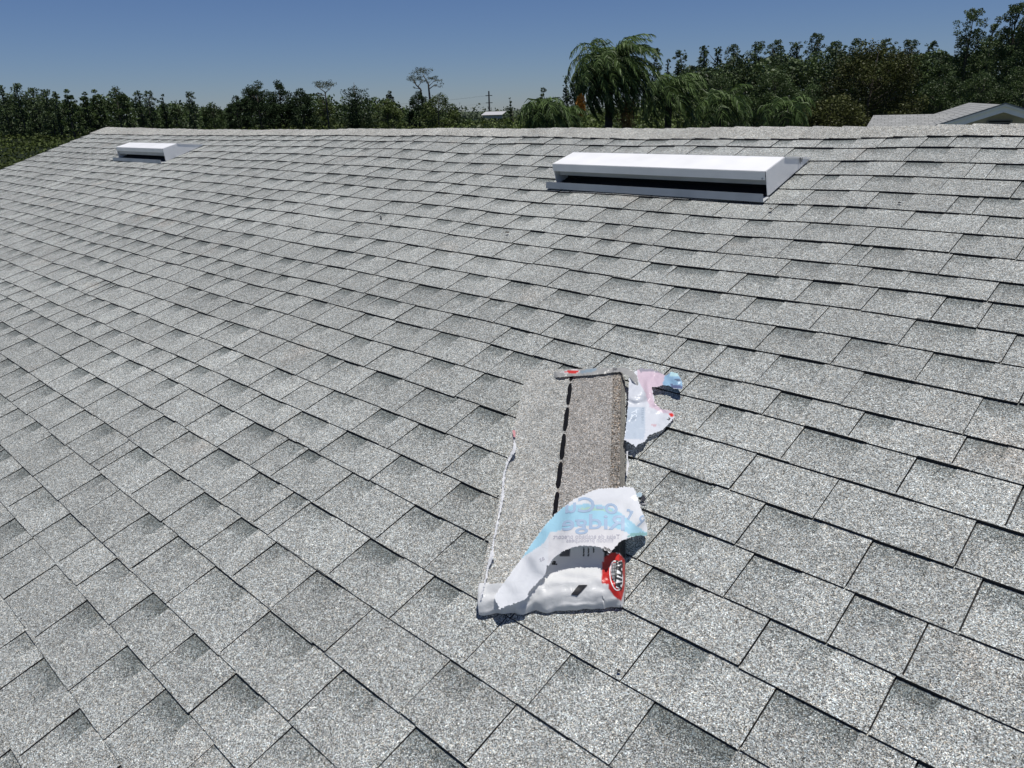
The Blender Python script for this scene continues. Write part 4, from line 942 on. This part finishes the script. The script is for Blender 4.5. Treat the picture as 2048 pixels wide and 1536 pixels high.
for a in [
    ('cypress_tree', 'airy cypress first right of the queen palm crown', 1308, 96, 34, 100, 'cyp'),
    ('cypress_tree', 'short thin spire between the two airy cypresses', 1331, 118, 14, 102, 'cyp'),
    ('cypress_tree', 'airy twin topped cypress standing before the gap of sky', 1358, 100, 36, 98, 'cyp'),
    ('cypress_tree', 'cypress with layered branches just right of the gap of sky', 1402, 91, 36, 96, 'cyp'),
    ('cypress_tree', 'narrow cypress second right of the gap of sky', 1429, 94, 28, 98, 'cyp'),
    ('cypress_tree', 'full topped cypress third right of the gap of sky', 1460, 89, 44, 96, 'cyp'),
    ('cypress_tree', 'wide cypress with a jagged top fourth right of the gap of sky', 1503, 83, 50, 94, 'cyp'),
    ('cypress_tree', 'cypress with a lighter tip left of the tallest middle cypress', 1545, 80, 46, 96, 'cyp'),
    ('cypress_tree', 'flat topped cypress touching the tallest middle cypress', 1582, 84, 38, 96, 'cyp'),
    ('cypress_tree', 'tallest cypress in the middle of the forest edge, left of the magnolia', 1615, 67, 48, 94, 'cyp'),
    ('cypress_tree', 'broad cypress behind the left side of the magnolia', 1662, 82, 48, 96, 'cyp'),
    ('cypress_tree', 'round topped cypress behind the left shoulder of the magnolia tip', 1696, 77, 44, 98, 'cyp'),
    ('cypress_tree', 'pale cypress peeping up just right of the magnolia tip', 1757, 78, 40, 98, 'cyp'),
    ('cypress_tree', 'wide grey green cypress behind the right shoulder of the magnolia', 1802, 80, 54, 96, 'cyp'),
    ('cypress_tree', 'last cypress before the dip in the forest edge, with a leaning bare tip', 1840, 84, 34, 94, 'cyp'),
    ('broad_tree', 'bushy green tree filling the dip left of the big cypress', 1868, 108, 48, 84, 'oak'),
    ('cypress_tree', 'big separate cypress with clear layered boughs left of the tallest tree', 1915, 19, 66, 78, 'cyp'),
    ('cypress_tree', 'lower cypress squeezed between the big layered one and the tallest tree', 1955, 50, 44, 80, 'cyp'),
    ('cypress_tree', 'tall dark tree at the right edge, left half of the tallest clump', 1997, 10, 72, 76, 'cyp'),
    ('cypress_tree', 'tallest tree cut off by the top right corner of the picture', 2040, -12, 80, 74, 'cyp'),
]: tree(*a[:6], a[6], GR, dens=1.15)
for a in [
    ('broad_tree', 'dark broad tree in front of the forest, right behind the palm fronds', 1440, 150, 110, 66, 'oak'),
    ('broad_tree', 'mid green bushy tree in front of the forest, left of the magnolia', 1545, 140, 110, 64, 'oak'),
    ('broad_tree', 'low dark bushy tree at the left foot of the magnolia', 1620, 165, 90, 58, 'oak'),
    ('broad_tree', 'dark bushy tree between the magnolia and the neighbour house', 1880, 150, 110, 56, 'oak'),
    ('broad_tree', 'rounded dark tree right above the neighbour gable', 1960, 140, 100, 52, 'oak'),
    ('broad_tree', 'dense tree behind the neighbour roof at the right edge', 2035, 130, 100, 54, 'oak'),
]: tree(*a[:6], a[6], 'bushy trees in front of the forest at the right')
tree('magnolia_tree', 'large glossy leaved magnolia left of the neighbour house', 1742, 78, 190, 42, 'mag', dens=.9)
tree('magnolia_tree', 'low spreading magnolia at the left foot of the large magnolia, close to the ridge', 1662, 186, 150, 36, 'mag', dens=.9)
tree('magnolia_tree', 'low glossy bush between the large magnolia and the neighbour roof', 1800, 205, 70, 36, 'mag', dens=.9)

# tall crooked pine with two bare trunks, and a small umbrella pine
def pine(label, D, stems, tufts, dens):
    p0 = gpt(stems[0][0][0], D, GZ); t = empty('pine_tree', p0); tag(t, label, 'tree')
    W3 = lambda x, y, j=0: (gpt(x, D+j, zof(x, y, D))-p0)
    bm = bmesh.new()
    for st_ in stems:
        n_ = len(st_); r0 = st_[0][2]; tube(bm, [tuple(W3(x, y)) for x, y, _ in st_], [max(.02, q_*.42) for _, _, q_ in st_], 6)
    bm_obj('trunk', bm, M_BARK, t, True)
    cs = []; rs_ = []
    for x, y, r_ in tufts:
        for _ in range(3):
            cs.append(W3(x+ng.normal()*r_*.5, y+ng.normal()*r_*.3, ng.normal()*1.0)); rs_.append(r_/F*D*1.0)
    P, idx = clump_pts(np.array(cs), np.array(rs_), dens, .25, .55)
    Vv, Fc, tn = leaves(P, D/(F/2)*1.5, ng.random(len(P)), .2, .3); mesh_np('crown', Vv, Fc, LM['pine'], t, tone=tn)
pine('tall crooked pine with two bare trunks and flat tufts above the yellow green oak', 92,
     [[(848, 300, .30), (846, 200, .26), (844, 178, .22), (836, 170, .16), (830, 158, .1)], [(846, 182, .16), (840, 172, .1), (850, 160, .08)], [(862, 300, .3), (861, 190, .26), (860, 168, .2), (854, 156, .12), (850, 148, .08)], [(861, 172, .13), (872, 162, .09), (880, 160, .07)], [(861, 178, .13), (872, 170, .1), (882, 173, .06)], [(844, 178, .1), (833, 176, .06)]],
     [(828, 150, 9), (836, 146, 9), (842, 156, 8), (848, 160, 7), (822, 156, 6), (832, 163, 5), (852, 142, 8), (860, 144, 8), (864, 158, 6), (872, 156, 7), (880, 161, 6), (882, 172, 5), (874, 170, 4), (856, 163, 5), (831, 175, 3)], 1500)
pine('small umbrella shaped pine with a flat sparse top left of the spired dark tree', 98,
     [[(655, 300, .26), (655, 200, .22), (654, 184, .16), (644, 176, .1), (638, 170, .06)], [(654, 186, .14), (664, 178, .08), (670, 170, .05)], [(655, 192, .1), (636, 186, .05)]],
     [(640, 168, 7), (648, 166, 7), (656, 167, 7), (664, 168, 7), (671, 169, 5), (650, 173, 6), (662, 174, 5), (637, 173, 4)], 700)

# ------------------------------------------------------------------ palms
def frond(P0, az, elev0, L_, droop, nl, ll, sway, acc, width=.03, tone0=.5):
    n_ = 22; p = np.array(P0, float); el = elev0; az_ = az; pts = [p.copy()]
    for i in range(n_):
        d = np.array([math.cos(el)*math.cos(az_), math.cos(el)*math.sin(az_), math.sin(el)]); d = d+np.array(sway)*(i/n_)*.8; d /= np.linalg.norm(d)
        p = p+d*L_/n_; pts.append(p.copy()); el -= droop/n_*(1+.8*i/n_)
    pts = np.array(pts)
    for i in range(nl):
        f = .12+.88*i/nl; k = f*n_; a = int(min(k, n_-1)); q_ = pts[a]+(pts[a+1]-pts[a])*(k-a); T = pts[a+1]-pts[a]; T /= np.linalg.norm(T)
        side = np.cross(T, (0, 0, 1)); side /= (np.linalg.norm(side)+1e-6)
        for sg in (-1, 1):
            dd = side*sg*.7+T*.5+np.array([0, 0, ng.uniform(-.55, .15)])+np.array(sway)*.9; dd /= np.linalg.norm(dd)
            l_ = ll*math.sin(PI*min(1, .18+.82*f)**.8)*ng.uniform(.75, 1.1)+.12
            m_ = q_+dd*l_*.5; e_ = m_+(dd*.6+np.array([0, 0, -.65])+np.array(sway)*.4)*l_*.5
            wv = np.cross(dd, (ng.normal(), ng.normal(), ng.normal())); wv = wv/np.linalg.norm(wv)*width*.5
            acc[0] += [q_-wv, q_+wv, m_+wv, m_-wv, e_+wv*.3, e_-wv*.3]; b0 = acc[2]; acc[1] += [(b0, b0+1, b0+2, b0+3), (b0+3, b0+2, b0+4, b0+5)]; acc[2] += 6
            tv = np.clip(tone0+ng.normal()*.25, 0, 1); acc[3] += [tv, tv]
    return pts
def palm(label, px, pc, D, Lf, nf, sway, nl, fruit=False, trunk_r=.16, name='queen_palm', seed=1, width=.03, ll=.5):
    global ng
    ng = np.random.default_rng(seed)
    base = gpt(px, D, GZ); zc = zof(px, pc, D)-GZ; t = empty(name, base); tag(t, label, 'palm')
    bm = bmesh.new(); tube(bm, [(0, 0, 0), (.03, 0, zc*.5), (.06, 0, zc*.9), (.07, 0, zc)], [trunk_r*1.2, trunk_r, trunk_r*.95, trunk_r*1.1], 10)
    bm_obj('trunk', bm, M_PBARK, t, True)
    for i in range(nf):
        f = (i+.5)/nf; az = i*2.39996; el = 1.35-1.75*f+ng.normal()*.06; acc = [[], [], 0, []]
        pts = frond((.07, 0, zc+.1), az, el, Lf*ng.uniform(.85, 1.08), 1.45+.65*(1-f)+ng.normal()*.25, nl, ll, sway, acc, width, .62-.35*f)
        o = mesh_np('frond', np.array(acc[0]), np.array(acc[1]), LM['palm'], t, tone=acc[3])
        bm = bmesh.new(); tube(bm, [tuple(p) for p in pts[::3]], [.022*(1-.8*k/len(pts[::3])) for k in range(len(pts[::3]))], 4); bm_obj('rachis', bm, LM['palm'], o)
    return t, zc
RTH = rt0/np.linalg.norm(rt0)
pt, zc = palm('tall queen palm with wind blown drooping fronds and an orange fruit cluster beyond the ridge', 1216, 146, 33, 2.5, 84, tuple(RTH*.34), 44, seed=3, width=.030, ll=.50)
for az_, L_ in ((.2, 2.5), (.9, 2.3), (-.4, 2.2)):
    acc = [[], [], 0, []]; frond((.07, 0, zc+.1), az_, 1.5, L_, 1.5, 46, .6, tuple(RTH*.55), acc, .028, .7)
    mesh_np('frond', np.array(acc[0]), np.array(acc[1]), LM['palm'], pt, tone=acc[3])
ng = np.random.default_rng(8)
left = -RTH
tocam = -np.array([fw[0], fw[1], 0])/math.hypot(fw[0], fw[1])
c0 = left*1.22+tocam*1.1+np.array([0, 0, zof(1157, 212, 33)-GZ])
n = 700; dq = ng.normal(size=(n, 3)); dq /= np.linalg.norm(dq, axis=1)[:, None]; P = c0+dq*(ng.random(n)**.4)[:, None]*np.array([.20, .20, .46]); 
Vv, Fc, tn = leaves(P, .10, ng.random(n), -.6, .35); mesh_np('fruit_cluster', Vv, Fc, LM['orange'], pt, tone=tn)
n = 260; c1 = RTH*.62+tocam*1.0+np.array([0, 0, zof(1240, 240, 33)-GZ]); P = c1+np.stack([ng.normal(0, .16, n), ng.normal(0, .16, n), ng.normal(0, .35, n)], 1)
for side_ in (P[::2], P[1::2]):
    Vv, Fc, tn = leaves(np.clip(side_, side_.mean(0)-(.3, .3, .6), side_.mean(0)+(.3, .3, .6)), .30, ng.random(len(side_)), -1.2, .16); mesh_np('dead_frond', Vv, Fc, LM['dead'], pt, tone=tn)
palm('wind blown palm crown leaning right behind the queen palm', 1335, 188, 37, 2.2, 30, tuple(RTH*.45), 26, seed=5, width=.04, ll=.6, name='palm')
palm('low palm crown just showing above the ridge right of the leaning palm', 1440, 216, 31, 1.6, 22, tuple(RTH*.3), 22, seed=6, width=.035, ll=.45, name='palm')
palm('small palm with feathery fronds at the left foot of the low magnolia', 1565, 228, 27, 1.2, 16, tuple(RTH*.2), 22, seed=7, width=.03, ll=.35, name='palm')
palm('bright low palm left of the queen palm, close behind the ridge', 1083, 228, 27, 1.15, 24, tuple(RTH*.15), 24, seed=9, width=.028, ll=.42, name='palm')
palm('small palm crown between the bright low palm and the queen palm', 1125, 236, 29, 1.0, 18, tuple(RTH*.2), 20, seed=10, width=.028, ll=.35, name='palm')

# ------------------------------------------------------------------ far things: utility pole, white building
D = 190; pb = gpt(979, D, GZ); H = zof(978.3, 182, D)-GZ
pole = empty('utility_pole', pb); tag(pole, 'tall grey utility pole in the far distance left of the queen palm', 'utility pole')
bm = bmesh.new(); tube(bm, [(0, 0, 0), (0, 0, H)], [.26, .16], 8); bm_obj('shaft', bm, simple('weathered wood', (.09, .085, .08), .9, var=.2), pole)
bm = bmesh.new(); R = Matrix.Rotation(math.atan2(RTH[1], RTH[0]), 3, 'Z')
for zz2 in (H-1.0, H-2.6): box(bm, (0, 0, zz2), 1.6, .15, .15, R)
bm_obj('crossarm', bm, M_PBARK, pole)
bm = bmesh.new()
for zz2, sg in ((H-1.0, -.7), (H-1.0, .7), (H-2.6, 0)):
    p0 = RTH*sg
    tube(bm, [tuple(p0+np.array([0, 0, zz2])+(-RTH*60*f)+np.array([0, 0, -2.2*4*f*(1-f)*.5-1.0*f])) for f in np.linspace(0, 1, 12)], [.010]*12, 4)
bm_obj('wire', bm, M_PBARK, pole)
D = 180; bb = gpt(985, D, GZ); wb = 36/F*D; hb_ = zof(985, 223.0, D)-GZ
bld = empty('far_building', bb, math.atan2(RTH[1], RTH[0])); tag(bld, 'long low white building in the far distance at the foot of the utility pole', 'building')
bm = bmesh.new(); box(bm, (0, 0, (hb_-.7)/2), wb, 6, hb_-.7); bm_obj('wall', bm, simple('pale wall', (.35, .35, .35), .7), bld)
bm = bmesh.new(); poly_prism(bm, [(-wb/2-.4, -3.4, hb_-.7), (-wb/2-.4, 3.4, hb_-.7), (-wb/2+.6, 0, hb_)], np.array([wb+.4, 0, 0])); bm_obj('roof', bm, simple('white roof', (.42, .42, .43), .7), bld)
for i in range(4):
    bm = bmesh.new(); box(bm, (-wb*.36+i*wb*.24, -3.02, hb_*.5), .8, .06, 1.1); bm_obj('window', bm, M_DARK, bld)

# ------------------------------------------------------------------ neighbour house
D = 27.0
def shingle_far(name, base):
    m, n, l, b, o = newmat(name); tc = N(n, 'ShaderNodeTexCoord'); br = N(n, 'ShaderNodeTexBrick'); l.new(tc.outputs['UV'], br.inputs['Vector'])
    br.inputs['Scale'].default_value = 1; br.inputs['Brick Width'].default_value = .30; br.inputs['Row Height'].default_value = .15; br.inputs['Mortar Size'].default_value = .010; br.inputs['Bias'].default_value = 0
    br.inputs['Color1'].default_value = (*[c*.86 for c in base], 1); br.inputs['Color2'].default_value = (*[c*1.12 for c in base], 1); br.inputs['Mortar'].default_value = (*[c*.35 for c in base], 1)
    l.new(br.outputs[0], b.inputs['Base Color']); b.inputs['Roughness'].default_value = .95; return m
M_NR = shingle_far('neighbour shingles', (.29, .295, .285))
# local frame: X to the right as seen, Y away, Z up
O = gpt(2002, D, GZ); ang = math.atan2(RTH[1], RTH[0])-.576+.12
nh = empty('house', O, ang); tag(nh, 'neighbour house at the right edge with pale shingled roof and white trimmed gable', 'house')
z_ap = zof(2002, 209, D)-GZ; sl_ = .34; hw = 5.2; z_ev = z_ap-hw*sl_
def uvquad(bm, pts, uv):
    f = bm.faces.new([bm.verts.new(p) for p in pts]); lay = bm.loops.layers.uv.verify()
    for lp, c in zip(f.loops, uv): lp[lay].uv = c
ln = 12.0
bm = bmesh.new()
for sg in (-1, 1):
    sl_len = math.hypot(hw, hw*sl_)
    uvquad(bm, [(0, -.6, z_ap), (sg*hw, -.6, z_ev), (sg*hw, ln, z_ev), (0, ln, z_ap)][::(1 if sg > 0 else -1)], [(0, 0), (0, sl_len), (ln, sl_len), (ln, 0)][::(1 if sg > 0 else -1)])
rf = bm_obj('roof', bm, M_NR, nh)
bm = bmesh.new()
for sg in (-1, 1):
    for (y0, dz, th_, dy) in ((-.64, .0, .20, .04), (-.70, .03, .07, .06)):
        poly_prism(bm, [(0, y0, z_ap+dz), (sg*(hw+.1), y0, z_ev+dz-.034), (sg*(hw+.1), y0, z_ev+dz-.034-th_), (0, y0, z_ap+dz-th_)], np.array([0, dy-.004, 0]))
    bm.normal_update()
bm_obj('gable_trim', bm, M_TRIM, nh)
bm = bmesh.new()
for sg in (-1, 1):
    poly_prism(bm, [(0, -.72, z_ap+.05), (sg*(hw+.12), -.72, z_ev+.05-.04), (sg*(hw+.12), -.72, z_ev-.03), (0, -.72, z_ap-.005+.02)], np.array([0, .012, 0]))
bm_obj('drip_edge', bm, M_GUT, nh)
bm = bmesh.new(); poly_prism(bm, [(-hw+.5, 0, 0), (hw-.5, 0, 0), (hw-.5, 0, z_ev+.12), (0, 0, z_ap-.05), (-hw+.5, 0, z_ev+.12)], np.array([0, ln-.5, 0])); bm_obj('wall', bm, M_STUCCO, nh)
vt_z = zof(2002, 238, D)-GZ
bm = bmesh.new(); box(bm, (0, -.03, vt_z-.28), .64, .06, .50); gv = bm_obj('gable_vent', bm, M_GUT, nh)
bm = bmesh.new()
for i in range(6): box(bm, (0, -.075, vt_z-.47+i*.08), .54, .03, .03)
s_ = bm_obj('slat', bm, M_DARK, gv)
# wing with the ridge running sideways, left of the gable
zr = zof(1778, 230, D+3.5)-GZ; xl = -math.tan(math.radians(6.4))*(D+3.5); xe = xl-.25
bm = bmesh.new(); y_r = 3.8; y_e = -1.2; z_e = zr-(y_r-y_e)*.30
uvquad(bm, [(xe-.35, y_e, z_e), (1.0, y_e, z_e), (1.0, y_r, zr), (xl, y_r, zr)], [(0, 5), (7, 5), (7, 0), (1, 0)])
uvquad(bm, [(xl, y_r, zr), (1.0, y_r, zr), (1.0, y_r+5, z_e), (xe-.35, y_r+5, z_e)], [(1, 0), (7, 0), (7, 5), (0, 5)])
uvquad(bm, [(xe-.35, y_e, z_e), (xl, y_r, zr), (xe-.35, y_r+5, z_e)], [(0, 0), (4, 4), (8, 0)])
bm_obj('roof', bm, M_NR, nh)
bm = bmesh.new(); box(bm, ((xe-.7+.5)/2, (y_e+.5+y_r+4.5)/2, (z_e-.05)/2), abs(xe-.7-.5), y_r+4.5-y_e-.5, z_e-.05); bm_obj('wall', bm, M_STUCCO, nh)
# taller roof piece behind at the far right
zb2 = zof(2020, 207.5, D+6)-GZ
bm = bmesh.new(); uvquad(bm, [(1.5, 4.2, zb2-.9), (9, 4.2, zb2-.9), (9, 7.2, zb2), (1.5, 7.2, zb2)], [(0, 3), (9, 3), (9, 0), (0, 0)]); uvquad(bm, [(1.5, 7.2, zb2), (9, 7.2, zb2), (9, 10.2, zb2-.9), (1.5, 10.2, zb2-.9)], [(0, 0), (9, 0), (9, 3), (0, 3)])
bm_obj('roof', bm, M_NR, nh)
